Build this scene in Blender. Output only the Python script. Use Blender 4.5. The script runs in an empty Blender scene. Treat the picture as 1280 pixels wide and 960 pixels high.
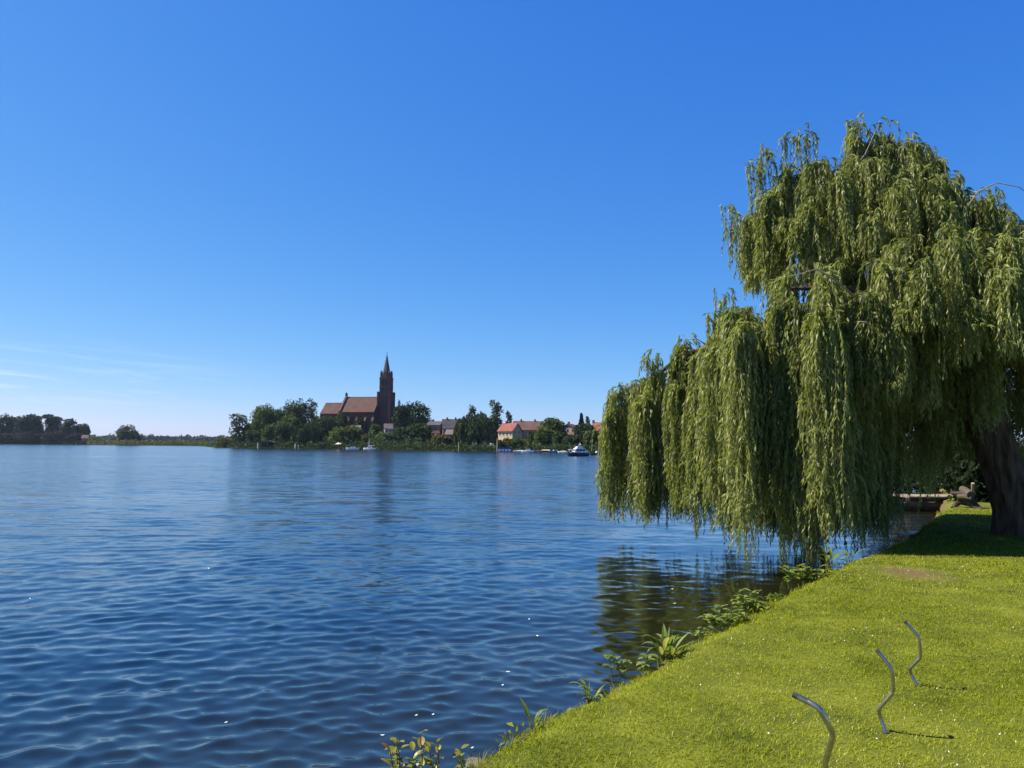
import bpy, math, random
import numpy as np
from mathutils import Vector, Matrix

C = bpy.context.scene.collection
SC = bpy.context.scene
R = math.radians

# ------------------------------------------------------------------ camera
F = 961.0                        # focal length in pixels of a 1280 wide frame
EYE = np.array([0.0, 0.0, 2.4])
TILT, ROLL = R(4.55), R(0.465)
ROT = Matrix.Rotation(R(90) + TILT, 3, 'X') @ Matrix.Rotation(ROLL, 3, 'Z')
cam = bpy.data.cameras.new('camera')
cam.sensor_width = 36.0
cam.lens = 36.0 * F / 1280.0
cam.clip_start, cam.clip_end = 0.1, 12000
co = bpy.data.objects.new('camera', cam)
co.matrix_world = Matrix.Translation(EYE) @ ROT.to_4x4()
C.objects.link(co)
SC.camera = co

# ------------------------------------------------------------------ sky and sun
SUN_AZ, SUN_EL = R(-82), R(50)   # azimuth from +Y towards +X
w = bpy.data.worlds.new('World')
SC.world = w
w.use_nodes = True
nt = w.node_tree
N, L = nt.nodes, nt.links
bg = N['Background']
bg.inputs[1].default_value = 0.0540
sky = N.new('ShaderNodeTexSky')
sky.sky_type = 'NISHITA'
sky.sun_disc = False
sky.sun_elevation, sky.sun_rotation = SUN_EL, SUN_AZ
sky.air_density, sky.dust_density, sky.ozone_density = 0.7, 0.3, 6.0
sep = N.new('ShaderNodeSeparateColor')
L.new(sky.outputs[0], sep.inputs[0])


def wmath(op, a, b=None, clamp=False):
    n = N.new('ShaderNodeMath')
    n.operation = op
    n.use_clamp = clamp
    for i, v in enumerate((a, b)):
        if v is None:
            continue
        if isinstance(v, (int, float)):
            n.inputs[i].default_value = v
        else:
            L.new(v, n.inputs[i])
    return n.outputs[0]


com = N.new('ShaderNodeCombineColor')
chan = []
for i, (k, p) in enumerate(((1.68, 1.40), (1.07, 0.84), (1.06, 0.36))):   # colour response of a phone camera
    v = wmath('POWER', wmath('MULTIPLY', sep.outputs[i], 0.1), p)
    chan.append(wmath('MULTIPLY', v, k * 10))
chan[0] = wmath('MINIMUM', chan[0], wmath('MULTIPLY', chan[1], 0.90))
for i in range(3):
    L.new(chan[i], com.inputs[i])
# thin cirrus low over the horizon
tc = N.new('ShaderNodeTexCoord')
sx = N.new('ShaderNodeSeparateXYZ')
L.new(tc.outputs['Generated'], sx.inputs[0])
az = wmath('ARCTAN2', sx.outputs[0], sx.outputs[1])
el = wmath('ARCSINE', sx.outputs[2])
cv = N.new('ShaderNodeCombineXYZ')
L.new(wmath('MULTIPLY', az, 5.0), cv.inputs[0])
L.new(wmath('ADD', wmath('MULTIPLY', el, 75.0), wmath('MULTIPLY', az, 5.0)), cv.inputs[1])
cn = N.new('ShaderNodeTexNoise')
cn.inputs['Scale'].default_value = 1.35
cn.inputs['Detail'].default_value = 5
cn.inputs['Roughness'].default_value = 0.55
cn.inputs['Distortion'].default_value = 0.4
L.new(cv.outputs[0], cn.inputs['Vector'])
band = wmath('MULTIPLY', wmath('MULTIPLY', wmath('SUBTRACT', el, 0.03), 30.0, True),
             wmath('MULTIPLY', wmath('SUBTRACT', 0.125, el), 18.0, True), True)
left = wmath('MULTIPLY', wmath('SUBTRACT', -0.30, az), 5.0, True)
cm = wmath('MULTIPLY', wmath('MULTIPLY', wmath('SUBTRACT', cn.outputs[0], 0.48), 4.0, True), band)
cm = wmath('MULTIPLY', wmath('MULTIPLY', cm, left), 0.5)
mixc = N.new('ShaderNodeMix')
mixc.data_type = 'RGBA'
L.new(cm, mixc.inputs[0])
L.new(com.outputs[0], mixc.inputs[6])
mixc.inputs[7].default_value = (8.6, 9.4, 10.2, 1)
# the sky deepens towards the zenith
zen = N.new('ShaderNodeMapRange')
zen.interpolation_type = 'SMOOTHSTEP'
zen.inputs[1].default_value, zen.inputs[2].default_value = 0.50, 1.25
zen.inputs[3].default_value, zen.inputs[4].default_value = 1.0, 0.5
L.new(el, zen.inputs[0])
dark = N.new('ShaderNodeVectorMath')
dark.operation = 'SCALE'
L.new(mixc.outputs[2], dark.inputs[0])
L.new(zen.outputs[0], dark.inputs['Scale'])
L.new(dark.outputs[0], bg.inputs[0])

sun = bpy.data.lights.new('sun', 'SUN')
sun.energy = 5.0
sun.angle = R(0.53)
sun.color = (1.0, 0.93, 0.80)
so = bpy.data.objects.new('sun', sun)
sd = Vector((math.sin(SUN_AZ) * math.cos(SUN_EL), math.cos(SUN_AZ) * math.cos(SUN_EL), math.sin(SUN_EL)))
so.rotation_euler = sd.to_track_quat('Z', 'Y').to_euler()
so.location = (-60, 30, 60)
C.objects.link(so)

SC.view_settings.view_transform = 'Standard'
SC.view_settings.look = 'None'
SC.view_settings.exposure = 1.0
SC.view_settings.gamma = 1.0
SC.view_settings.use_curve_mapping = False
SC.cycles.max_bounces = 8
SC.cycles.transparent_max_bounces = 8
SC.cycles.sample_clamp_indirect = 6.0

# ------------------------------------------------------------------ helpers
RM = np.array(ROT)


def ray(px, py):
    return RM @ np.array([(px - 640) / F, (480 - py) / F, -1.0])


def at(px, py, depth):
    d = ray(px, py)
    return EYE + d * (depth / d[1])


def at_z(px, py, z):
    d = ray(px, py)
    return EYE + d * ((z - EYE[2]) / d[2])


def zy(px, py, depth):
    return float(at(px, py, depth)[2])


def hor(px):
    return 480 + 76.5 + (px - 640) * math.tan(ROLL)


class MB:
    """collects polygons for one mesh"""

    def __init__(s):
        s.v, s.f, s.m = [], [], []

    def add(s, verts, faces, mi=0):
        b = len(s.v)
        s.v += [tuple(map(float, p)) for p in verts]
        s.f += [tuple(i + b for i in f) for f in faces]
        s.m += [mi] * len(faces)
        return s

    def box(s, lo, hi, mi=0, rz=0.0, origin=(0, 0, 0)):
        c, sn = math.cos(rz), math.sin(rz)
        vs = []
        for z in (lo[2], hi[2]):
            for x, y in ((lo[0], lo[1]), (hi[0], lo[1]), (hi[0], hi[1]), (lo[0], hi[1])):
                vs.append((origin[0] + x * c - y * sn, origin[1] + x * sn + y * c, origin[2] + z))
        return s.add(vs, [(3, 2, 1, 0), (4, 5, 6, 7), (0, 1, 5, 4), (1, 2, 6, 5), (2, 3, 7, 6), (3, 0, 4, 7)], mi)

    def tube(s, pts, rad, n=8, mi=0, caps=True):
        pts = [Vector(p) for p in pts]
        rad = rad if hasattr(rad, '__len__') else [rad] * len(pts)
        ref = Vector((0, 0, 1)) if abs((pts[-1] - pts[0]).normalized().z) < 0.9 else Vector((1, 0, 0))
        vs, fs = [], []
        for i, p in enumerate(pts):
            t = (pts[min(i + 1, len(pts) - 1)] - pts[max(i - 1, 0)]).normalized()
            a = t.cross(ref).normalized()
            b = t.cross(a)
            for k in range(n):
                an = 2 * math.pi * k / n
                vs.append(p + (a * math.cos(an) + b * math.sin(an)) * rad[i])
        for i in range(len(pts) - 1):
            for k in range(n):
                fs.append((i * n + k, i * n + (k + 1) % n, (i + 1) * n + (k + 1) % n, (i + 1) * n + k))
        if caps:
            fs.append(tuple(range(n))[::-1])
            fs.append(tuple(range((len(pts) - 1) * n, len(pts) * n)))
        return s.add(vs, fs, mi)

    def prism(s, outline, y0, y1, mi=0, rz=0.0, origin=(0, 0, 0)):
        """outline (x,z) pushed from y0 to y1"""
        c, sn = math.cos(rz), math.sin(rz)
        n = len(outline)
        vs = []
        for y in (y0, y1):
            for x, z in outline:
                vs.append((origin[0] + x * c - y * sn, origin[1] + x * sn + y * c, origin[2] + z))
        fs = [tuple(range(n)), tuple(range(2 * n - 1, n - 1, -1))]
        fs += [(i, n + i, n + (i + 1) % n, (i + 1) % n) for i in range(n)]
        return s.add(vs, fs, mi)

    def build(s, name, mats, parent=None, smooth=False, loc=None):
        me = bpy.data.meshes.new(name)
        me.from_pydata(s.v, [], s.f)
        mats = mats if isinstance(mats, (list, tuple)) else [mats]
        for m in mats:
            me.materials.append(m)
        if len(mats) > 1:
            me.polygons.foreach_set('material_index', s.m)
        if smooth:
            me.polygons.foreach_set('use_smooth', [True] * len(s.f))
        me.update()
        return link(name, me, parent, loc)


def link(name, me, parent=None, loc=None):
    o = bpy.data.objects.new(name, me)
    C.objects.link(o)
    if parent is not None:
        o.parent = parent
    if loc is not None:
        o.location = loc
    return o


def npmesh(name, V, Q, mat, attrs=None, smooth=False, vattrs=None):
    """quads (or tris) from numpy arrays; attrs: float per face"""
    V = np.ascontiguousarray(V, np.float32)
    Q = np.ascontiguousarray(Q, np.int32)
    me = bpy.data.meshes.new(name)
    k = Q.shape[1]
    me.vertices.add(len(V))
    me.vertices.foreach_set('co', V.ravel())
    me.loops.add(Q.size)
    me.loops.foreach_set('vertex_index', Q.ravel())
    me.polygons.add(len(Q))
    me.polygons.foreach_set('loop_start', np.arange(0, Q.size, k, dtype=np.int32))
    if smooth:
        me.polygons.foreach_set('use_smooth', np.ones(len(Q), bool))
    for nm, a in (attrs or {}).items():
        at_ = me.attributes.new(nm, 'FLOAT', 'FACE')
        at_.data.foreach_set('value', np.ascontiguousarray(a, np.float32))
    for nm, a in (vattrs or {}).items():
        at_ = me.attributes.new(nm, 'FLOAT', 'POINT')
        at_.data.foreach_set('value', np.ascontiguousarray(a, np.float32))
    me.materials.append(mat)
    me.update(calc_edges=True)
    return me


def tag(o, label=None, cat=None, group=None, kind=None):
    if label:
        o['label'] = label
    if cat:
        o['category'] = cat
    if group:
        o['group'] = group
    if kind:
        o['kind'] = kind
    return o


def thing(name, loc, label, cat, group=None, rz=0.0):
    o = bpy.data.objects.new(name, None)
    o.empty_display_size = 0.3
    o.location = loc
    o.rotation_euler = (0, 0, rz)
    C.objects.link(o)
    return tag(o, label, cat, group)


# ------------------------------------------------------------------ materials
def newmat(name):
    m = bpy.data.materials.new(name)
    m.use_nodes = True
    return m, m.node_tree.nodes, m.node_tree.links, m.node_tree.nodes['Principled BSDF']


def mat(name, col, rough=0.7, var=0.25, scale=3.0, metal=0.0, spec=0.3, bump=0.0, detail=4, col2=None, coord='Object'):
    """principled with a noise-mottled base colour"""
    m, n, l, p = newmat(name)
    p.inputs['Roughness'].default_value = rough
    p.inputs['Metallic'].default_value = metal
    p.inputs['Specular IOR Level'].default_value = spec
    t = n.new('ShaderNodeTexCoord')
    z = n.new('ShaderNodeTexNoise')
    z.inputs['Scale'].default_value = scale
    z.inputs['Detail'].default_value = detail
    l.new(t.outputs[coord], z.inputs['Vector'])
    r = n.new('ShaderNodeValToRGB')
    r.color_ramp.elements[0].position, r.color_ramp.elements[1].position = 0.3, 0.7
    a = [c * (1 - var) for c in col]
    b = list(col2) if col2 else [min(1, c * (1 + var)) for c in col]
    r.color_ramp.elements[0].color = (*a, 1)
    r.color_ramp.elements[1].color = (*b, 1)
    l.new(z.outputs[0], r.inputs[0])
    l.new(r.outputs[0], p.inputs['Base Color'])
    if bump:
        bn = n.new('ShaderNodeBump')
        bn.inputs['Strength'].default_value = bump
        bn.inputs['Distance'].default_value = 0.0540
        l.new(z.outputs[0], bn.inputs['Height'])
        l.new(bn.outputs[0], p.inputs['Normal'])
    return m


def leafmat(name, stops, trans=0.35, rough=0.5, spec=0.35, tcol=None):
    """foliage: colour from the per-leaf attribute 'v', some light let through"""
    m, n, l, p = newmat(name)
    a = n.new('ShaderNodeAttribute')
    a.attribute_name = 'v'
    r = n.new('ShaderNodeValToRGB')
    els = r.color_ramp.elements
    while len(els) < len(stops):
        els.new(0.5)
    for e, (pos, c) in zip(els, stops):
        e.position = pos
        e.color = (*c, 1)
    l.new(a.outputs['Fac'], r.inputs[0])
    l.new(r.outputs[0], p.inputs['Base Color'])
    p.inputs['Roughness'].default_value = rough
    p.inputs['Specular IOR Level'].default_value = spec
    tr = n.new('ShaderNodeBsdfTranslucent')
    hs = n.new('ShaderNodeMix')
    hs.data_type = 'RGBA'
    hs.blend_type = 'MULTIPLY'
    hs.inputs[0].default_value = 1.0
    hs.inputs[7].default_value = (*(tcol or (1.35, 1.25, 0.5)), 1)
    l.new(r.outputs[0], hs.inputs[6])
    l.new(hs.outputs[2], tr.inputs[0])
    mx = n.new('ShaderNodeMixShader')
    mx.inputs[0].default_value = trans
    out = n['Material Output']
    l.new(p.outputs[0], mx.inputs[1])
    l.new(tr.outputs[0], mx.inputs[2])
    l.new(mx.outputs[0], out.inputs[0])
    return m


def ramp3(c, d=0.5, h=1.35):
    return [(0.0, tuple(x * d for x in c)), (0.5, c), (1.0, tuple(x * h for x in c))]


M = {}
M['willow'] = leafmat('willow leaves', [(0, (.055, .085, .018)), (.45, (.180, .222, .048)), (.8, (.29, .325, .105)), (1, (.38, .395, .19))], .45, .5, .30)
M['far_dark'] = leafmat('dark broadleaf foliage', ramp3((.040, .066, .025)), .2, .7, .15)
M['far_wood'] = leafmat('wood foliage with painted shade', ramp3((.026, .044, .026)), .12, .8, .1)  # backlit shade of the far wood is put into the leaf colour
M['far_mid'] = leafmat('green broadleaf foliage', ramp3((.070, .108, .030)), .25, .7, .15)
M['far_light'] = leafmat('light green foliage', ramp3((.085, .115, .030)), .28, .7, .15)
M['far_olive'] = leafmat('olive foliage', ramp3((.090, .098, .036)), .25, .7, .15)
M['far_grey'] = leafmat('grey green foliage', ramp3((.065, .080, .046)), .2, .7, .15)
M['shade'] = leafmat('dense foliage with painted shade', ramp3((.016, .026, .012)), .1, .8, .08)  # shade behind the willow is put into this leaf colour
M['far_conifer'] = leafmat('conifer needles', ramp3((.018, .032, .020)), .08, .8, .1)
M['bark'] = mat('willow bark', (.105, .070, .044), .95, .6, 6, bump=1.0, detail=10, spec=.1)
for nd in M['bark'].node_tree.nodes:
    if nd.type == 'BUMP':
        nd.inputs['Distance'].default_value = .16
    if nd.type == 'TEX_NOISE':                       # furrows run along the trunk
        mp_ = M['bark'].node_tree.nodes.new('ShaderNodeMapping')
        mp_.inputs['Scale'].default_value = (1.6, 1.6, .28)
        src = nd.inputs['Vector'].links[0].from_socket
        M['bark'].node_tree.links.new(src, mp_.inputs[0])
        M['bark'].node_tree.links.new(mp_.outputs[0], nd.inputs['Vector'])
M['far_bark'] = mat('tree bark', (.09, .07, .055), .9, .3, 2)
M['brick'] = mat('church brick', (.13, .055, .044), .85, .22, .8)
M['brick_dark'] = mat('tower brick', (.105, .045, .038), .85, .22, .8)
M['tile'] = mat('church roof tile', (.080, .034, .028), .85, .28, .35, col2=(.095, .048, .036))
M['slate'] = mat('spire slate', (.045, .050, .062), .6, .2, .6)
M['redtile'] = mat('red roof tile', (.19, .060, .042), .8, .25, .5)
M['browntile'] = mat('brown roof tile', (.125, .062, .050), .8, .25, .5)
M['darktile'] = mat('dark roof slate', (.055, .050, .058), .7, .25, .5)
M['greytile'] = mat('weathered grey roof', (.12, .095, .085), .8, .2, .5)
M['ochre'] = mat('ochre render', (.58, .40, .22), .85, .1, .6)
M['pink'] = mat('pink render', (.52, .30, .26), .85, .1, .6)
M['brickwall'] = mat('orange brick wall', (.28, .14, .095), .85, .2, .8)
M['cream'] = mat('cream render', (.60, .52, .42), .85, .1, .6)
M['white'] = mat('white paint', (.78, .78, .76), .4, .05, 1)
M['boatwhite'] = mat('white boat gelcoat', (.74, .75, .76), .25, .05, 1, spec=.5)
M['navy'] = mat('navy hull paint', (.018, .026, .055), .3, .15, 1, spec=.5)
M['blue'] = mat('blue painted boards', (.06, .14, .36), .6, .15, 1)
M['glass'] = mat('dark window glass', (.012, .014, .018), .3, .1, 1, spec=.3)
M['wood'] = mat('weathered wood', (.24, .18, .125), .85, .35, 4)
M['darkwood'] = mat('dark wet wood', (.05, .038, .03), .8, .35, 4)
M['brownboat'] = mat('brown varnished boat', (.16, .075, .04), .5, .2, 1)
M['canvas'] = mat('pale canvas', (.70, .66, .52), .8, .06, 1)
M['stone'] = mat('bank stone', (.13, .115, .09), .9, .5, 9, bump=.6)
M['steel'] = mat('galvanised steel tube', (.36, .34, .30), .22, .25, 22, metal=.9, spec=.5)
M['rust'] = mat('dull steel end', (.06, .05, .045), .8, .3, 20)
M['feather'] = mat('white feather', (.78, .78, .75), .7, .05, 9)

# ================================================================== SETTING
rng = np.random.default_rng(7)


def smooth01(t):
    t = np.clip(t, 0, 1)
    return t * t * (3 - 2 * t)


def vnoise(x, y, seed=0, oct=3):
    """cheap smooth value field out of sines"""
    r = np.random.default_rng(seed)
    s = 0
    for o in range(oct):
        for _ in range(4):
            a = r.uniform(0, 2 * math.pi)
            k = (2 ** o) * r.uniform(.7, 1.4)
            s = s + np.sin(k * (x * math.cos(a) + y * math.sin(a)) + r.uniform(0, 6.28)) / (2 ** o)
    return s / 5.0


# ---- near bank edge (top of the bank), from the lawn's outline
EDGE = [(560, 985), (592, 955), (655, 917), (715, 888), (780, 850), (830, 826), (880, 796), (940, 768), (985, 739),
        (1012, 726), (1060, 702), (1098, 689), (1128, 677), (1148, 665), (1163, 653), (1176, 643)]
ep = [at_z(px, py, .48) for px, py in EDGE]
ex = np.array([-6.5, -3.2, -1.6] + [p[0] for p in ep] + [15.0, 18.5, 23, 40])
ep = [p - np.array([.09, 0, 0]) for p in ep]
ex = np.array([-6.5, -3.2, -1.75] + [p[0] for p in ep] + [15.0, 18.5, 23, 40])
ey = np.array([-12., -2., 2.2] + [p[1] for p in ep] + [27.0, 33, 42, 80])
o_ = np.argsort(ey)
ex, ey = ex[o_], ey[o_]


def edge_x(y):
    return np.interp(y, ey, ex) + .05 * np.sin(y * 3.1) + .035 * np.sin(y * 7.3 + 1) + .02 * np.sin(y * 17 + 2)


def lawn_z(x, y):
    u = x - edge_x(y)
    z = .54 + .025 * vnoise(x * .5, y * .5, 3) + .008 * vnoise(x * 3, y * 3, 5)
    return z - .13 * (1 - smooth01(u / .45)) + .05 * smooth01((u - 3) / 8)


ys = np.concatenate([np.arange(-11, 2, .5), np.arange(2, 24, .08), np.arange(24, 79, 1.0)])
us = np.concatenate([[-.55, -.22, -.07, -.015, .03], np.arange(.08, 1.2, .06), np.geomspace(1.25, 90, 60)])
zz = [-.6, -.25, .02, .26]
V = np.zeros((len(ys), len(us), 3))
for i, y in enumerate(ys):
    x = edge_x(y) + us
    V[i, :, 0] = x
    V[i, :, 1] = y
    V[i, :, 2] = lawn_z(x, np.full_like(x, y))
    V[i, :4, 2] = zz
    V[i, 1:4, 0] += .04 * np.sin(y * np.array([9.1, 13.7, 21.0]) + np.array([0, 1, 2]))


def gridquads(a, b):
    i = np.arange(a - 1)[:, None] * b + np.arange(b - 1)[None]
    return np.stack([i, i + 1, i + b + 1, i + b], -1).reshape(-1, 4)


def lawn_material():
    m, n, l, p = newmat('lawn turf')
    g = n.new('ShaderNodeNewGeometry')
    t = n.new('ShaderNodeTexNoise')
    t.inputs['Scale'].default_value = 1.6
    t.inputs['Detail'].default_value = 8
    t.inputs['Roughness'].default_value = .7
    l.new(g.outputs['Position'], t.inputs['Vector'])
    r = n.new('ShaderNodeValToRGB')
    e = r.color_ramp.elements
    e[0].position, e[0].color = .32, (.045, .060, .010, 1)
    e[1].position, e[1].color = .70, (.150, .165, .020, 1)
    l.new(t.outputs[0], r.inputs[0])
    # bare trodden soil: a worn patch, and the raw earth of the bank
    sp = n.new('ShaderNodeVectorMath')
    sp.operation = 'SUBTRACT'
    c = at_z(1140, 715, .55)
    sp.inputs[1].default_value = (c[0], c[1], .55)
    l.new(g.outputs['Position'], sp.inputs[0])
    sc = n.new('ShaderNodeVectorMath')
    sc.operation = 'MULTIPLY'
    sc.inputs[1].default_value = (1.25, .85, 0)
    l.new(sp.outputs[0], sc.inputs[0])
    ln = n.new('ShaderNodeVectorMath')
    ln.operation = 'LENGTH'
    l.new(sc.outputs[0], ln.inputs[0])
    t2 = n.new('ShaderNodeTexNoise')
    t2.inputs['Scale'].default_value = 4
    t2.inputs['Detail'].default_value = 6
    l.new(g.outputs['Position'], t2.inputs['Vector'])
    ad = n.new('ShaderNodeMath')
    ad.operation = 'ADD'
    l.new(ln.outputs['Value'], ad.inputs[0])
    l.new(t2.outputs[0], ad.inputs[1])
    mr = n.new('ShaderNodeMapRange')
    mr.inputs[1].default_value, mr.inputs[2].default_value = .62, 1.25
    mr.inputs[3].default_value, mr.inputs[4].default_value = 1, 0
    l.new(ad.outputs[0], mr.inputs[0])
    sz = n.new('ShaderNodeSeparateXYZ')
    l.new(g.outputs['Position'], sz.inputs[0])
    mz = n.new('ShaderNodeMapRange')
    mz.inputs[1].default_value, mz.inputs[2].default_value = .38, .45
    mz.inputs[3].default_value, mz.inputs[4].default_value = 1, 0
    l.new(sz.outputs[2], mz.inputs[0])
    mm = n.new('ShaderNodeMath')
    mm.operation = 'MAXIMUM'
    l.new(mr.outputs[0], mm.inputs[0])
    l.new(mz.outputs[0], mm.inputs[1])
    mx = n.new('ShaderNodeMix')
    mx.data_type = 'RGBA'
    l.new(mm.outputs[0], mx.inputs[0])
    l.new(r.outputs[0], mx.inputs[6])
    mx.inputs[7].default_value = (.115, .080, .042, 1)
    l.new(mx.outputs[2], p.inputs['Base Color'])
    p.inputs['Roughness'].default_value = .95
    p.inputs['Specular IOR Level'].default_value = .1
    return m


me = npmesh('lawn', V.reshape(-1, 3), gridquads(len(ys), len(us)), lawn_material(), smooth=True)
tag(link('lawn', me), kind='structure')

# ---- far shore: one sheet of land beyond the water line, out to the horizon
SH = [(-900, 900), (-300, 720), (0, 660), (110, 650), (160, 620), (250, 560), (262, 470), (272, 400), (300, 372), (350, 345),
      (450, 330), (560, 300), (625, 285), (700, 268), (760, 250), (830, 200), (930, 140), (1020, 95), (1090, 66),
      (1150, 50), (1230, 46), (1500, 44), (2600, 44)]
shx, shd = np.array(SH).T.astype(float)
MOUND = at(455, 545, 395)


def land_z(px, x, y):
    d = np.interp(px, shx, shd)
    t = y - d
    base = -.7 + 1.25 * smooth01(t / 3.0)
    scale = np.clip((d - 60) / 200, 0, 1)
    rise = scale * 1.6 * smooth01((t - 10) / 60) * smooth01((px - 255) / 40)
    mound = 4.6 * np.exp(-(((x - MOUND[0]) / 48) ** 2 + ((y - MOUND[1]) / 42) ** 2)) * smooth01((t - 8) / 35)
    return base + rise + mound


def ground(px, depth):
    x = (px - 640) / F * depth
    return float(land_z(np.array([px], float), np.array([x]), np.array([depth], float))[0])


pxs = np.concatenate([np.arange(-900, -20, 20), np.arange(-20, 1300, 3.0), np.arange(1300, 2600, 25)])
ts = np.concatenate([[-6, -2, 0, .7, 1.5, 2.3, 3, 4, 6, 9, 13], np.geomspace(18, 2000, 42)])
V = np.zeros((len(pxs), len(ts), 3))
for i, px in enumerate(pxs):
    d = np.interp(px, shx, shd) + 1.2 * math.sin(px * .21) + .7 * math.sin(px * .57)
    y = d + ts
    x = (px - 640) / F * y
    V[i, :, 0], V[i, :, 1] = x, y
    V[i, :, 2] = land_z(np.full_like(y, px), x, y)
M['meadow'] = mat('meadow and bank', (.045, .060, .020), .95, .4, .05, spec=.1, detail=8, col2=(.09, .10, .036))
me = npmesh('far_bank', V.reshape(-1, 3), gridquads(len(pxs), len(ts))[:, ::-1], M['meadow'], smooth=True)
tag(link('far_bank', me), kind='structure')

# ---- the lake: a waved sheet, fine near the bank, long waves only farther out
def water_material():
    m, n, l, p = newmat('lake water')
    b = n.new('ShaderNodeAttribute')
    b.attribute_name = 'shallow'
    bc = n.new('ShaderNodeMix')
    bc.data_type = 'RGBA'
    l.new(b.outputs['Fac'], bc.inputs[0])
    bc.inputs[6].default_value = (.001, .006, .015, 1)
    bc.inputs[7].default_value = (.010, .011, .003, 1)
    l.new(bc.outputs[2], p.inputs['Base Color'])
    p.inputs['IOR'].default_value = 1.50
    p.inputs['Specular Tint'].default_value = (.70, .97, .95, 1)
    p.inputs['Specular IOR Level'].default_value = 1.0
    a = n.new('ShaderNodeAttribute')
    a.attribute_name = 'chop'
    g = n.new('ShaderNodeNewGeometry')
    mp = n.new('ShaderNodeMapping')
    mp.inputs['Scale'].default_value = (.42, 1.0, 1)
    mp.inputs['Rotation'].default_value = (0, 0, R(6))
    l.new(g.outputs['Position'], mp.inputs[0])
    # gusts: broad bands of rougher and calmer water
    gm = n.new('ShaderNodeMapping')
    gm.inputs['Scale'].default_value = (.010, .035, 1)
    l.new(g.outputs['Position'], gm.inputs[0])
    gn = n.new('ShaderNodeTexNoise')
    gn.inputs['Scale'].default_value = 1
    gn.inputs['Detail'].default_value = 4
    l.new(gm.outputs[0], gn.inputs['Vector'])
    gr = n.new('ShaderNodeMapRange')
    gr.inputs[1].default_value, gr.inputs[2].default_value = .3, .7
    gr.inputs[3].default_value, gr.inputs[4].default_value = .75, 1.25
    l.new(gn.outputs[0], gr.inputs[0])
    ch = n.new('ShaderNodeMath')
    ch.operation = 'MULTIPLY'
    l.new(a.outputs['Fac'], ch.inputs[0])
    l.new(gr.outputs[0], ch.inputs[1])
    # slopes of the ripples too small for the mesh
    nz = n.new('ShaderNodeTexNoise')
    nz.inputs['Scale'].default_value = 1.3
    nz.inputs['Detail'].default_value = 6
    nz.inputs['Roughness'].default_value = .78
    l.new(mp.outputs[0], nz.inputs['Vector'])
    sb = n.new('ShaderNodeVectorMath')
    sb.operation = 'SUBTRACT'
    sb.inputs[1].default_value = (.5, .5, .5)
    l.new(nz.outputs['Color'], sb.inputs[0])
    fl = n.new('ShaderNodeVectorMath')
    fl.operation = 'MULTIPLY'
    fl.inputs[1].default_value = (2.2, 4.2, 0)
    l.new(sb.outputs[0], fl.inputs[0])
    sc = n.new('ShaderNodeVectorMath')
    sc.operation = 'SCALE'
    l.new(fl.outputs[0], sc.inputs[0])
    l.new(ch.outputs[0], sc.inputs['Scale'])
    ad = n.new('ShaderNodeVectorMath')
    l.new(g.outputs['Normal'], ad.inputs[0])
    l.new(sc.outputs[0], ad.inputs[1])
    nm = n.new('ShaderNodeVectorMath')
    nm.operation = 'NORMALIZE'
    l.new(ad.outputs[0], nm.inputs[0])
    l.new(nm.outputs[0], p.inputs['Normal'])
    # what remains is roughness of the far surface
    rr = n.new('ShaderNodeMapRange')
    rr.inputs[1].default_value, rr.inputs[2].default_value = 0, .15
    rr.inputs[3].default_value, rr.inputs[4].default_value = .03, .16
    l.new(ch.outputs[0], rr.inputs[0])
    l.new(rr.outputs[0], p.inputs['Roughness'])
    return m


def build_water():
    r = np.random.default_rng(11)
    ang = np.concatenate([np.radians(np.arange(-75, -40, 1.2)), np.radians(np.arange(-40, 40, .115)), np.radians(np.arange(40, 76, 1.2))])
    rad = np.concatenate([np.geomspace(1.0, 3.2, 14)[:-1], np.geomspace(3.2, 150, 900)[:-1], np.geomspace(150, 2900, 100)])
    A, D = np.meshgrid(ang, rad, indexing='ij')
    X0, Y0 = D * np.sin(A), D * np.cos(A)
    sp = D * .0044                       # grid spacing along the radius
    Z = np.zeros_like(D)
    DX, DY = np.zeros_like(D), np.zeros_like(D)
    lee = np.exp(-(((X0 - 7.0) / 6.2) ** 2 + ((Y0 - 16) / 12.0) ** 2))
    lee = np.maximum(lee, smooth01((3.2 - (edge_x(Y0) - X0)) / 4.0) * .6)
    amp = (1 - .91 * lee) * (1 + .25 * vnoise(X0 * .12, Y0 * .2, 8))
    nw = 130
    lam = np.exp(r.uniform(math.log(.10), math.log(1.3), nw))
    th = R(-97) + r.normal(0, .95, nw)
    rms = .155 / math.sqrt(nw) * math.sqrt(2)
    left = np.zeros_like(D)
    for i in range(nw):
        k = 2 * math.pi / lam[i]
        wt = math.exp(-.5 * ((math.log(lam[i]) - math.log(.24)) / .66) ** 2) * 1.35
        fade = smooth01((lam[i] / sp - 3.0) / 4.0)
        sl = rms * wt
        ph = k * (X0 * math.cos(th[i]) + Y0 * math.sin(th[i])) + r.uniform(0, 6.28)
        a = sl / k * amp * fade
        Z += a * np.sin(ph)
        DX -= 1.15 * a * np.cos(ph) * math.cos(th[i]) * -1
        DY -= 1.15 * a * np.cos(ph) * math.sin(th[i]) * -1
        left += (sl ** 2 / 2) * (1 - fade ** 2)
    shallow = smooth01((7.5 - (edge_x(Y0) - X0)) / 6.0) * smooth01((Y0 + 4) / 6)
    chop = np.sqrt(left) * amp + .020
    V = np.stack([X0 + DX, Y0 + DY, Z], -1).reshape(-1, 3)
    me = npmesh('water', V, gridquads(*D.shape)[:, ::-1], water_material(), smooth=True, vattrs={'chop': chop.ravel(), 'shallow': shallow.ravel()})
    return tag(link('water', me), kind='structure')


build_water()

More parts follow.
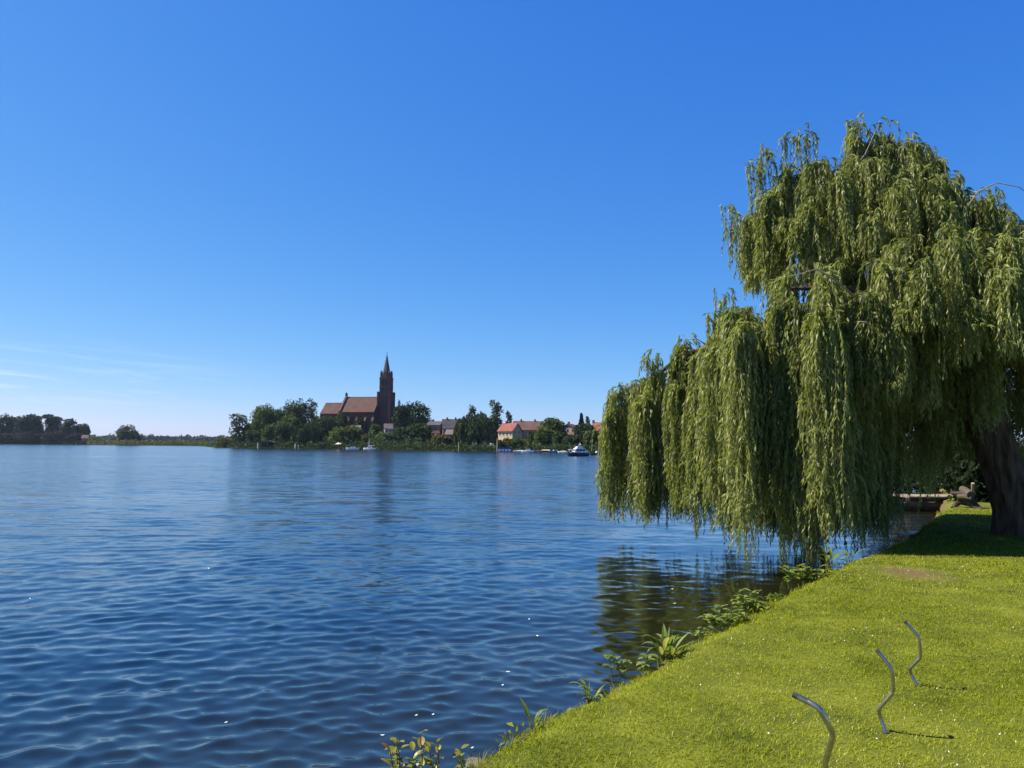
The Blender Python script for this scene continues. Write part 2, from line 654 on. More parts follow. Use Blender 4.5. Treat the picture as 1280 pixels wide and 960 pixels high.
# ================================================================== foliage tools
def unit(v):
    return v / np.maximum(np.linalg.norm(v, axis=-1, keepdims=True), 1e-9)


def kites(P, D, Wd, ln, wd, bend=None):
    """leaf-shaped quads: base P, direction D, width direction Wd"""
    n = len(P)
    ln, wd = np.broadcast_to(ln, n)[:, None], np.broadcast_to(wd, n)[:, None]
    mid = P + D * ln * .45
    tip = P + D * ln
    if bend is not None:
        tip = tip + bend * ln
    V = np.stack([P, mid - Wd * wd * .5, tip, mid + Wd * wd * .5], 1).reshape(-1, 3)
    return V, np.arange(4 * n).reshape(n, 4)


def crown_mesh(name, lobes, n, size, material, seed, stretch=1.0, hang=0.0, shell=.55):
    """many leaf-clump faces through the volume of several lobes (x,y,z,rx,ry,rz)"""
    r = np.random.default_rng(seed)
    lobes = np.array(lobes, float)
    wgt = lobes[:, 3] * lobes[:, 5]
    idx = r.choice(len(lobes), n, p=wgt / wgt.sum())
    d = unit(r.normal(size=(n, 3)))
    d[:, 2] = np.where(d[:, 2] < -.55, -d[:, 2], d[:, 2])
    rad = shell + (1.08 - shell) * r.random((n, 1)) ** .7
    # bumpy outline: push whole patches of the shell in and out
    bump = 1 + .16 * np.sin(d[:, :1] * 5 + idx[:, None]) * np.cos(d[:, 2:] * 6 + d[:, 1:2] * 5 + idx[:, None] * 2)
    P = lobes[idx, :3] + d * rad * bump * lobes[idx, 3:]
    keep = vnoise(P[:, 0] / size * .42, P[:, 2] / size * .42 + P[:, 1] / size * .3, seed + 5, 2) > -.72
    P, d, idx = P[keep], d[keep], idx[keep]
    n = len(P)
    D = unit(r.normal(size=(n, 3)) + d * .6)
    if hang:
        D = unit(D * (1 - hang) + np.array([0, 0, -1.0]) * hang * 2)
    W = unit(np.cross(D, r.normal(size=(n, 3))))
    s = size * r.uniform(.6, 1.35, n)
    V, Q = kites(P - D * s[:, None] * .5, D, W, s * stretch, s * .8)
    v = np.clip(.5 + .22 * r.normal(size=n) + .15 * np.sin(idx * 2.3), 0, 1)
    return npmesh(name, V, Q, material, {'v': v})


def far_tree(name, label, cat, px, top, wpx, depth, material='far_dark', kind='round', seed=None, group=None,
             base=None, n=900, size=None, trunk=True):
    seed = seed if seed is not None else int(px * 13 + top * 7)
    r = random.Random(seed)
    x = (px - 640) / F * depth
    zb = (ground(px, depth) if base is None else zy(px, base, depth)) - .1
    zt = zy(px, top, depth)
    H = zt - zb
    W = wpx * depth / F
    size = size or max(.45, depth * .0021)
    t = thing(name, (x, depth, zb), label, cat, group)
    lobes = []
    if kind == 'round':
        lobes.append((0, 0, H * .60, W * .42, W * .42, H * .38))
        lobes.append((0, 0, H * .36, W * .42, W * .42, H * .30))
        for i in range(10):
            a = i * 2.4 + r.uniform(-.4, .4)
            q = r.uniform(.18, .32) * W
            lobes.append((math.cos(a) * q, math.sin(a) * q, H * r.uniform(.20, .80), W * r.uniform(.16, .27), W * r.uniform(.16, .27), H * r.uniform(.13, .21)))
        hang = .1
    elif kind == 'airy':
        for i in range(13):
            a = i * 2.4
            q = r.uniform(.05, .34) * W
            hh = .16 + .72 * (i / 12)
            q *= 1.25 - .75 * hh
            lobes.append((math.cos(a) * q, math.sin(a) * q, H * hh, W * r.uniform(.16, .27), W * .22, H * r.uniform(.09, .14)))
        hang = .1
    elif kind == 'weeping':
        lobes.append((0, 0, H * .52, W * .42, W * .40, H * .48))
        for i in range(7):
            a = i * .9
            lobes.append((math.cos(a) * W * .34, math.sin(a) * W * .3, H * .40, W * .17, W * .17, H * r.uniform(.36, .44)))
        hang = .75
    elif kind == 'bush':
        for i in range(6):
            a = i * 1.05
            lobes.append((math.cos(a) * W * .24, math.sin(a) * W * .22, H * r.uniform(.36, .50), W * .26, W * .26, H * r.uniform(.42, .52)))
        hang = .05
    elif kind == 'conifer':
        for i in range(9):
            q = i / 8
            lobes.append((0, 0, H * (.12 + .80 * q), W * (.5 - .43 * q), W * (.5 - .43 * q), H * .085))
        hang = .3
    me = crown_mesh('crown', lobes, n, size, M[material], seed, stretch=1.7 if kind == 'weeping' else 1.0, hang=hang,
                    shell=.35 if kind == 'airy' else .5)
    link('crown', me, t)
    if trunk:
        mb = MB()
        mb.tube([(0, 0, -.3), (0.1, 0, H * .35), (0, .1, H * .7)], [W * .035 + .12, W * .025 + .08, .05], 6)
        if kind in ('airy', 'round'):
            for i in range(4):
                a = i * 1.7 + seed
                mb.tube([(0.1, 0, H * (.3 + .06 * i)), (math.cos(a) * W * .2, math.sin(a) * W * .2, H * (.5 + .08 * i))], [.10 + W * .01, .04], 5)
        mb.build('trunk', M['far_bark'], t)
    return t


# ================================================================== THE WEEPING WILLOW
WB = np.array([11.15, 16.9, .42])
willow = thing('weeping_willow', WB, 'large weeping willow on the lawn edge, its leafy curtains hanging down to the water', 'tree')


def rel(p):
    return tuple(np.array(p) - WB)


def noisy_tube(pts, radii, n, seed, amp):
    """a bark surface: a tube along a smoothed path, its rings pushed about"""
    r = np.random.default_rng(seed)
    P = np.array(pts, float)
    for _ in range(3):
        Q = [P[0]]
        for a, b in zip(P[:-1], P[1:]):
            Q += [a * .75 + b * .25, a * .25 + b * .75]
        Q.append(P[-1])
        P = np.array(Q)
    s = np.concatenate([[0], np.cumsum(np.linalg.norm(np.diff(P, axis=0), axis=1))])
    s0 = np.linspace(0, 1, len(radii))
    rad = np.interp(s / s[-1], s0, radii)
    m = len(P)
    V = np.zeros((m, n, 3))
    for i in range(m):
        t = P[min(i + 1, m - 1)] - P[max(i - 1, 0)]
        t /= np.linalg.norm(t)
        a = np.cross(t, [.13, 1, .07])
        a /= np.linalg.norm(a)
        b = np.cross(t, a)
        th = np.linspace(0, 2 * math.pi, n, endpoint=False)
        ridge = 1 + amp * (np.sin(th * 7 + s[i] * 1.1) * .5 + np.sin(th * 13 - s[i] * 2.3) * .35 + .5 * np.sin(th * 3 + s[i] * 1.7))
        V[i] = P[i] + rad[i] * ridge[:, None] * (a * np.cos(th)[:, None] + b * np.sin(th)[:, None])
    q = []
    for i in range(m - 1):
        for k in range(n):
            q.append((i * n + k, i * n + (k + 1) % n, (i + 1) * n + (k + 1) % n, (i + 1) * n + k))
    return V.reshape(-1, 3), np.array(q)


# trunk: leans out over the water from a flared foot
V, Q = noisy_tube([rel((11.25, 16.9, .30)), rel((11.12, 16.9, .8)), rel((10.85, 16.9, 1.7)), rel((10.55, 16.95, 2.8)), rel((10.2, 17.0, 3.9))],
                  [.80, .46, .41, .40, .38], 44, 3, .055)
link('trunk', npmesh('trunk', V, Q, M['bark'], smooth=True), willow)
FORK = (10.25, 17.0, 3.7)
LIMBS = [
    [FORK, (9.3, 17.0, 5.3), (8.5, 17.1, 7.3), (8.2, 17.2, 9.2)],
    [FORK, (8.6, 17.6, 4.6), (6.4, 18.8, 5.1), (4.6, 19.4, 4.9), (3.3, 20.3, 3.9)],
    [FORK, (8.9, 16.2, 4.9), (7.2, 15.3, 5.6), (5.6, 15.3, 5.6)],
    [FORK, (9.7, 15.7, 5.0), (8.9, 14.8, 5.8), (8.2, 14.2, 5.9)],
    [FORK, (10.9, 16.4, 5.4), (11.4, 15.6, 5.9), (11.0, 14.8, 5.9)],
    [FORK, (11.2, 17.4, 5.2), (12.6, 17.4, 6.1), (13.6, 17.2, 6.3)],
    [FORK, (10.2, 18.4, 5.2), (9.8, 20.2, 6.2), (9.4, 21.4, 6.4)],
    [(8.7, 17.1, 6.7), (7.6, 17.2, 8.2), (6.4, 17.3, 8.9)],
    [(8.5, 17.1, 7.3), (9.6, 17.3, 8.4), (10.3, 17.4, 8.6)],
]
for i, pts in enumerate(LIMBS):
    r0 = .30 if i < 7 else .13
    V, Q = noisy_tube([rel(p) for p in pts], [r0, r0 * .62, r0 * .34, r0 * .10], 16, 20 + i, .04)
    link('limb', npmesh('limb', V, Q, M['bark'], smooth=True), willow)

# bare pale branches that stand clear of the leaves
M['twig'] = mat('bare pale branch', (.24, .20, .13), .8, .25, 8)
for pl in ([(1196, 292, 15.4), (1203, 268, 15.3), (1222, 240, 15.2), (1246, 228, 15.1), (1274, 234, 15.0), (1290, 246, 15.0)],
           [(1070, 372, 14.0), (1046, 352, 13.9), (1022, 336, 13.8), (995, 344, 13.9), (962, 350, 14.0)],
           [(1086, 404, 13.0), (1074, 402, 13.0), (1068, 412, 13.0)],
           [(1068, 212, 16.6), (1082, 192, 16.5), (1092, 170, 16.4), (1100, 150, 16.4)],
           [(890, 436, 18.0), (872, 424, 18.0), (852, 424, 18.1)],
           [(925, 628, 18.0), (905, 590, 18.2), (893, 545, 18.4)]):
    mb = MB()
    mb.tube([rel(at(*p)) for p in pl], np.linspace(.022, .004, len(pl)), 6)
    mb.build('branch', M['twig'], willow, smooth=True)

# clusters of hanging shoots: each dome is a bough top; (cx,cy,cz, rx,ry,rz, floor z, floor jitter, clusters, shoots)
DOMES = [
    (7.80, 17.4, 6.6, 2.40, 2.4, 2.6, 6.3, .5, 60, 31),      # upper crown
    (9.30, 17.4, 6.6, 1.7, 1.8, 2.0, 5.6, .5, 24, 28),
    (8.30, 17.0, 8.6, .30, .30, .95, 7.1, .3, 5, 26),        # top spike
    (5.20, 15.7, 4.05, 1.10, 1.2, 1.70, .62, .5, 12, 46),       # middle front, over the water
    (5.98, 15.2, 4.3, .92, 1.2, 1.8, .50, .5, 12, 46),
    (6.95, 15.0, 4.5, .95, 1.2, 1.7, 3.5, .4, 14, 34),
    (7.95, 14.3, 4.6, 1.2, 1.3, 1.8, 4.4, .35, 18, 34),       # front right, shorter skirts
    (9.55, 14.3, 4.8, 1.4, 1.4, 1.8, 4.5, .4, 20, 34),
    (11.3, 14.6, 4.9, 1.4, 1.5, 1.9, 4.5, .4, 16, 32),
    (4.80, 19.0, 3.35, 1.35, 1.3, 1.62, .60, .26, 19, 42),      # low left boughs
    (3.50, 20.4, 2.9, .90, 1.1, 1.20, .62, .22, 16, 36),
    (6.2, 19.2, 4.2, 1.5, 1.6, 1.7, .35, .2, 20, 34),        # inner and back curtains
    (7.3, 17.8, 3.0, 1.3, 1.3, 1.5, .35, .2, 20, 36),
    (5.9, 17.4, 3.0, 1.2, 1.3, 1.5, .45, .2, 14, 34),
    (8.2, 20.4, 4.6, 1.9, 1.8, 1.9, 1.0, .5, 18, 34),
    (9.2, 17.4, 4.4, 1.9, 1.9, 1.4, 2.5, .4, 30, 34),
    (10.8, 20.6, 5.0, 2.0, 1.8, 1.8, 2.1, .5, 16, 32),
    (13.3, 17.5, 5.0, 2.2, 2.4, 2.4, 3.2, .8, 20, 30),
    (13.6, 20.5, 4.6, 2.0, 2.0, 2.0, 2.6, .8, 10, 28),
]


def willow_crown():
    r = np.random.default_rng(5)
    P0, OUT, REACH, LEN, CV = [], [], [], [], []
    for cx, cy, cz, rx, ry, rz, zf, zj, nc, ns in DOMES:
        for c in range(nc):
            # points spread over the upper half of the dome
            u = (c + .5) / nc
            zc = 1 - u * 1.02
            a = c * 2.39996 + r.uniform(-.3, .3)
            q = math.sqrt(max(0, 1 - zc * zc))
            f = r.uniform(.84, 1.08) if cz > 6 or cx < 5 else r.uniform(.68, 1.10)
            d = np.array([math.cos(a) * q, math.sin(a) * q, zc])
            p = np.array([cx, cy, cz]) + d * f * np.array([rx, ry, rz])
            out = d[:2] + r.normal(0, .35, 2)
            out = out / np.linalg.norm(out)
            floor = zf + r.normal(0, zj)
            n = int(ns * 1.25 * r.uniform(.7, 1.3))
            spread = r.uniform(.05, .13)
            cvar = r.uniform(-.18, .18)
            for _ in range(n):
                o2 = out + r.normal(0, .8, 2)
                o2 = o2 / np.linalg.norm(o2)
                P0.append(p + np.array([r.normal(0, spread), r.normal(0, spread), r.normal(0, .12)]))
                OUT.append(o2)
                REACH.append(abs(r.normal(.10, .11)) + .04)
                full = max(.5, p[2] - floor)
                LEN.append(max(.35, full * (.28 + .74 * r.random() ** .55)))
                CV.append(cvar + r.normal(0, .06))
            # side shoots all down the column make it feathery
            for _ in range(int(n * 1.15 * min(1, (p[2] - floor) / 2.2))):
                u = r.random() ** .8
                full = max(.5, p[2] - floor)
                o2 = out * .6 + r.normal(0, .8, 2)
                o2 = o2 / np.linalg.norm(o2)
                q = p + np.array([r.normal(0, spread), r.normal(0, spread), -u * full * .82])
                q[:2] += out * .10
                P0.append(q)
                OUT.append(o2)
                REACH.append(r.uniform(.07, .34))
                LEN.append(min(r.uniform(.30, 1.05), max(.3, q[2] - floor + .1)))
                CV.append(cvar + .05 + r.normal(0, .08))
    # stray shoots that break the outline
    for px, py, dp, ln in ((1062, 160, 17, .9), (1075, 152, 17, .8), (1090, 160, 16.8, 1.0), (1150, 190, 17, .8), (1166, 206, 17, .9),
                           (912, 262, 17.4, 1.0), (916, 285, 17.3, .9), (812, 452, 19, .8), (820, 446, 19, .7), (860, 426, 19, .8),
                           (893, 395, 16, 1.2), (905, 372, 16, 1.0), (1236, 248, 15.6, 1.6), (1225, 252, 15.6, 1.3), (1248, 262, 15.6, 1.6),
                           (1268, 275, 15, 1.4), (1008, 168, 17, 1.0), (985, 172, 17.2, 1.0), (960, 190, 17.3, 1.3), (940, 208, 17.4, 1.6)):
        p = at(px, py, dp)
        for _ in range(12):
            a = r.uniform(0, 6.28)
            P0.append(p + r.normal(0, .10, 3))
            OUT.append((math.cos(a), math.sin(a)))
            REACH.append(r.uniform(.05, .25))
            LEN.append(ln * r.uniform(.5, 1.2))
            CV.append(r.normal(0, .08))
    # the small sunlit spray in the gap before the jetty
    p = at(1150, 556, 21)
    for _ in range(60):
        P0.append(p + np.array([r.normal(0, .26), r.normal(0, .3), r.normal(0, .15)]))
        a = r.uniform(0, 6.28)
        OUT.append((math.cos(a), math.sin(a)))
        REACH.append(r.uniform(.05, .2))
        LEN.append(r.uniform(.6, 1.65))
        CV.append(r.normal(.12, .06))
    P0, OUT = np.array(P0), np.array(OUT)
    REACH, LEN, CV = np.array(REACH), np.array(LEN), np.array(CV)
    # never into the water
    LEN = np.minimum(LEN, P0[:, 2] - .12)
    S = len(P0)
    ph = r.uniform(0, 6.28, (S, 2))

    def path(i, t):
        rc = REACH[i]
        h = rc * (1 - np.exp(-t / rc))
        x = P0[i, 0] + OUT[i, 0] * h + .08 * np.sin(t * 1.9 + ph[i, 0]) * np.minimum(t, 1)
        y = P0[i, 1] + OUT[i, 1] * h + .08 * np.sin(t * 1.7 + ph[i, 1]) * np.minimum(t, 1)
        z = P0[i, 2] - (t - h) + .06 * np.sin(np.minimum(t * 6, 3.14))
        return np.stack([x, y, z], -1)

    # leaves
    step = .036
    cnt = np.maximum((LEN / step).astype(int), 4)
    i = np.repeat(np.arange(S), cnt)
    k = np.concatenate([np.arange(c) for c in cnt])
    t = (k + r.random(len(k))) * step
    P = path(i, t)
    T = unit(path(i, t + .03) - P)
    n = len(P)
    az = k * 2.4 + r.uniform(-.9, .9, n)
    side = np.stack([np.cos(az), np.sin(az), np.zeros(n)], -1)
    open_ = r.uniform(.25, 1.0, n)[:, None]
    D = unit(T + side * open_ + np.array([0, 0, -.35]))
    W = unit(np.cross(D, side + r.normal(0, .7, (n, 3))))
    ln = r.uniform(.085, .15, n) * np.clip(1.25 - .5 * t / np.maximum(LEN[i], .1), .6, 1.2)
    wd = ln * r.uniform(.18, .27, n)
    V, Q = kites(P, D, W, ln, wd, bend=np.array([0, 0, -.12]))
    v = np.clip(.42 + CV[i] + r.normal(0, .15, n) + .10 * (t / LEN[i]), 0, 1)
    crown = link('crown', npmesh('crown', V - WB, Q, M['willow'], {'v': v}), willow)
    # shoots: thin three-sided stems
    seg = 6
    tt = LEN[:, None] * np.linspace(0, 1, seg)[None]
    PP = path(np.arange(S)[:, None], tt) - WB
    rad = (.0055 * np.linspace(1, .35, seg))[None, :, None]
    VS = []
    for a in (0, 2.1, 4.2):
        VS.append(PP + rad * np.array([math.cos(a), math.sin(a), 0]))
    VS = np.stack(VS, 2)                      # S, seg, 3, xyz
    base = (np.arange(S)[:, None, None] * seg + np.arange(seg - 1)[None, :, None]) * 3
    kk = np.arange(3)[None, None]
    QS = np.stack([base + kk, base + (kk + 1) % 3, base + 3 + (kk + 1) % 3, base + 3 + kk], -1).reshape(-1, 4)
    link('shoots', npmesh('shoots', VS.reshape(-1, 3), QS, M['twig']), crown)
    print('willow leaves', n, 'shoots', S)


willow_crown()

# ================================================================== GRASS on the lawn
M['grass'] = leafmat('grass blades', [(0, (.060, .090, .002)), (.4, (.200, .235, .004)), (.75, (.280, .305, .012)), (.93, (.38, .37, .05)), (1, (.56, .50, .20))], .34, .6, .10, (1.25, 1.2, .45))


def grass():
    r = np.random.default_rng(21)
    out = []
    # density falls and blades widen with distance from where one stands
    for y0, y1, dens, wk in ((2.6, 4.8, 5600, .85), (4.8, 7.0, 4200, 1.0), (7.0, 10, 2500, 1.3), (10, 15, 1200, 1.9), (15, 24, 520, 2.8)):
        x0, x1 = -2.2, y1 * .92 + 4.0
        n = int((x1 - x0) * (y1 - y0) * dens)
        x, y = r.uniform(x0, x1, n), r.uniform(y0, y1, n)
        u = x - edge_x(y)
        k = (u > .005) & (x < y * .74 + .8 + (y * .18 + 3.2) * r.random(n) ** 1.3)
        out.append((x[k], y[k], np.full(k.sum(), wk)))
    x, y, wk = (np.concatenate(a) for a in zip(*out))
    c = at_z(1140, 715, .55)
    bare = np.exp(-(((x - c[0]) / .8) ** 2 + ((y - c[1]) / 1.15) ** 2) * 1.4)
    k = r.random(len(x)) > bare * .92
    x, y, wk = x[k], y[k], wk[k]
    n = len(x)
    u = x - edge_x(y)
    patch = vnoise(x * 1.6, y * 1.6, 31, 3)
    fine = vnoise(x * 7, y * 7, 33, 2)
    ln = r.uniform(.016, .042, n) * np.clip(1 + .40 * patch + .35 * fine, .4, 1.9) * (1 + .5 * (wk - 1) * .35)
    ln *= 1 + 1.6 * np.exp(-u / .10) * (r.random(n) < .5)
    P = np.stack([x, y, lawn_z(x, y) - .004], -1)
    az = r.uniform(0, 6.28, n)
    lean = r.uniform(.15, 1.3, n)
    side = np.stack([np.cos(az), np.sin(az), np.zeros(n)], -1)
    D = unit(side * lean[:, None] + np.array([0, 0, 1.0]))
    W = np.stack([-np.sin(az), np.cos(az), np.zeros(n)], -1)
    ww = r.uniform(.0028, .0052, n) * wk
    hw = (W * ww[:, None] * .5)
    mid = P + D * ln[:, None] * .55
    tip = mid + unit(D + side * .7 - np.array([0, 0, .25])) * ln[:, None] * .45
    V = np.stack([P - hw, P + hw, mid + hw * .9, mid - hw * .9, tip], 1).reshape(-1, 3)
    b = np.arange(n)[:, None] * 5
    # two tris per blade foot and one to the tip, as tris
    Q = np.concatenate([b + [0, 1, 2], b + [0, 2, 3], b + [3, 2, 4]], 0)
    v = .46 - .24 * patch - .15 * fine + .28 * vnoise(x * .55, y * .55, 37, 3) + r.normal(0, .17, n)
    v = np.where(r.random(n) < .025 + .16 * np.clip(vnoise(x * .9, y * .9, 39, 3) - .15, 0, 1), r.uniform(.85, 1, n), v)
    v = np.clip(v, 0, 1)
    tag(link('grass', npmesh('grass', V, Q, M['grass'], {'v': np.concatenate([v, v, v])})), kind='stuff')
    print('blades', n)


grass()


def edge_weeds():
    r = np.random.default_rng(63)
    n = 5200
    y = 3.0 + 13 * r.random(n) ** 1.2
    k = vnoise(y * 2.1, y * 0, 44, 3) > .22
    y = y[k]
    n = len(y)
    u = r.normal(-.05, .07, n)
    x = edge_x(y) + u
    z = np.where(u < 0, .30 + .9 * u, lawn_z(x, y) - .01) + .10 * r.random(n) ** 1.5
    P = np.stack([x, y, z], -1)
    D = unit(r.normal(size=(n, 3)) + np.array([-.5, -.1, .6]))
    W = unit(np.cross(D, r.normal(size=(n, 3))))
    V, Q = kites(P, D, W, r.uniform(.03, .085, n), r.uniform(.012, .032, n), bend=np.array([0, 0, -.3]))
    tag(link('edge_weeds', npmesh('edge_weeds', V, Q, M['grass'], {'v': np.clip(.36 + .2 * r.normal(size=n), 0, 1)})), kind='stuff')


edge_weeds()

# ================================================================== THE FAR SHORE
# ---- dark wood on the left shore, tree by tree
WOOD = 'trees of the dark wood on the left shore'
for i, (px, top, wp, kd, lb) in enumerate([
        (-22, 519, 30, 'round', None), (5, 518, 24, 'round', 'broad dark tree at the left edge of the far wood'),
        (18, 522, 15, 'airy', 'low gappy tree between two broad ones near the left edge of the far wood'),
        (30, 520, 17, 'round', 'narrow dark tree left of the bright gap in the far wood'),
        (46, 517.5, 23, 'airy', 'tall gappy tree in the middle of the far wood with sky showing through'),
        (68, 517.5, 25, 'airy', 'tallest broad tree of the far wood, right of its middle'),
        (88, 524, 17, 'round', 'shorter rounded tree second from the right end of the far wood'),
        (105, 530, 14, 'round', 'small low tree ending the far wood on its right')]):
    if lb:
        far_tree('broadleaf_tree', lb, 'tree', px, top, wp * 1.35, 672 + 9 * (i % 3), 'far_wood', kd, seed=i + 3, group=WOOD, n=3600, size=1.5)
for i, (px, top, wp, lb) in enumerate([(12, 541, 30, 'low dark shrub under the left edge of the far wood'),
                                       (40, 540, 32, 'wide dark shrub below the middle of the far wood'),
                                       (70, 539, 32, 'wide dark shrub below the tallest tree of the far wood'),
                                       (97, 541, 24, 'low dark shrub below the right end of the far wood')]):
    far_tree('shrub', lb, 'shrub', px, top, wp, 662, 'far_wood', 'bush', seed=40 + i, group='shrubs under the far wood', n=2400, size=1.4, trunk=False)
far_tree('broadleaf_tree', 'single round grey-green tree standing alone between the far wood and the church trees', 'tree', 160, 531.5, 28, 612, 'far_grey', 'round', seed=9, n=3200, size=1.3)
far_tree('shrub', 'low shrub touching the right side of the lone round tree', 'shrub', 176, 541, 15, 612, 'far_grey', 'bush', seed=10, n=500, size=1.1, trunk=False)
far_tree('shrub', 'low olive shrub between the far wood and the lone round tree', 'shrub', 122, 544, 22, 640, 'far_olive', 'bush', seed=12, n=500, size=1.1, trunk=False)
far_tree('shrub', 'yellow-green rounded shrub at the tip of the church shore', 'shrub', 281, 546, 24, 392, 'far_olive', 'bush', seed=14, n=700, size=.8, trunk=False)

# distant treeline, one low mass behind the meadow
def far_mass(name, px0, px1, depth, top, jit, material, n, size, seed):
    r = np.random.default_rng(seed)
    px = r.uniform(px0, px1, n)
    d = depth + r.uniform(-25, 25, n)
    x = (px - 640) / F * d
    H = (hor(0.5 * (px0 + px1)) - top) * depth / F + 2.4
    env = H * (.72 + .28 * vnoise(px * .35, px * 0, seed, 3)) * jit
    z = .2 + env * r.random(n) ** .8
    P = np.stack([x, d, z], -1)
    D = unit(r.normal(size=(n, 3)))
    W = unit(np.cross(D, r.normal(size=(n, 3))))
    V, Q = kites(P, D, W, size, size)
    return tag(link(name, npmesh(name, V, Q, M[material], {'v': np.clip(.5 + .2 * r.normal(size=n), 0, 1)})), kind='stuff')


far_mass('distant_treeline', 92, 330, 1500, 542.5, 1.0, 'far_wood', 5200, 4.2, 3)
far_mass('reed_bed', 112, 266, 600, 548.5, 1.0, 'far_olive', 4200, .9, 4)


def fringe(name, pts, h, n, size, material, seed, t0=1.5, t1=9):
    """low bank plants along the far water line"""
    r = np.random.default_rng(seed)
    px = r.uniform(pts[0], pts[1], n)
    d = np.interp(px, shx, shd) + r.uniform(t0, t1, n)
    x = (px - 640) / F * d
    z = land_z(px, x, d) + h * r.random(n) ** 1.6 * (1 + .8 * vnoise(px * .5, px * 0, seed))
    P = np.stack([x, d, z], -1)
    D = unit(r.normal(size=(n, 3)) + np.array([0, 0, 1.0]))
    W = unit(np.cross(D, r.normal(size=(n, 3))))
    V, Q = kites(P, D, W, size * r.uniform(.6, 1.3, n), size * .7)
    return tag(link(name, npmesh(name, V, Q, M[material], {'v': np.clip(.5 + .2 * r.normal(size=n), 0, 1)})), kind='stuff')


fringe('bank_undergrowth', (266, 790), 1.9, 12000, .8, 'far_dark', 6)
fringe('wood_edge', (-30, 118), 2.6, 5000, 1.3, 'far_wood', 11, .3, 14)
fringe('reed_fringe', (112, 268), 1.6, 5000, .9, 'far_mid', 12, .2, 5)
fringe('waterline_weeds', (262, 790), .9, 9000, .55, 'far_dark', 13, .1, 2.5)
fringe('slope_shrubbery', (285, 545), 3.4, 20000, 1.0, 'far_dark', 8, 9, 66)

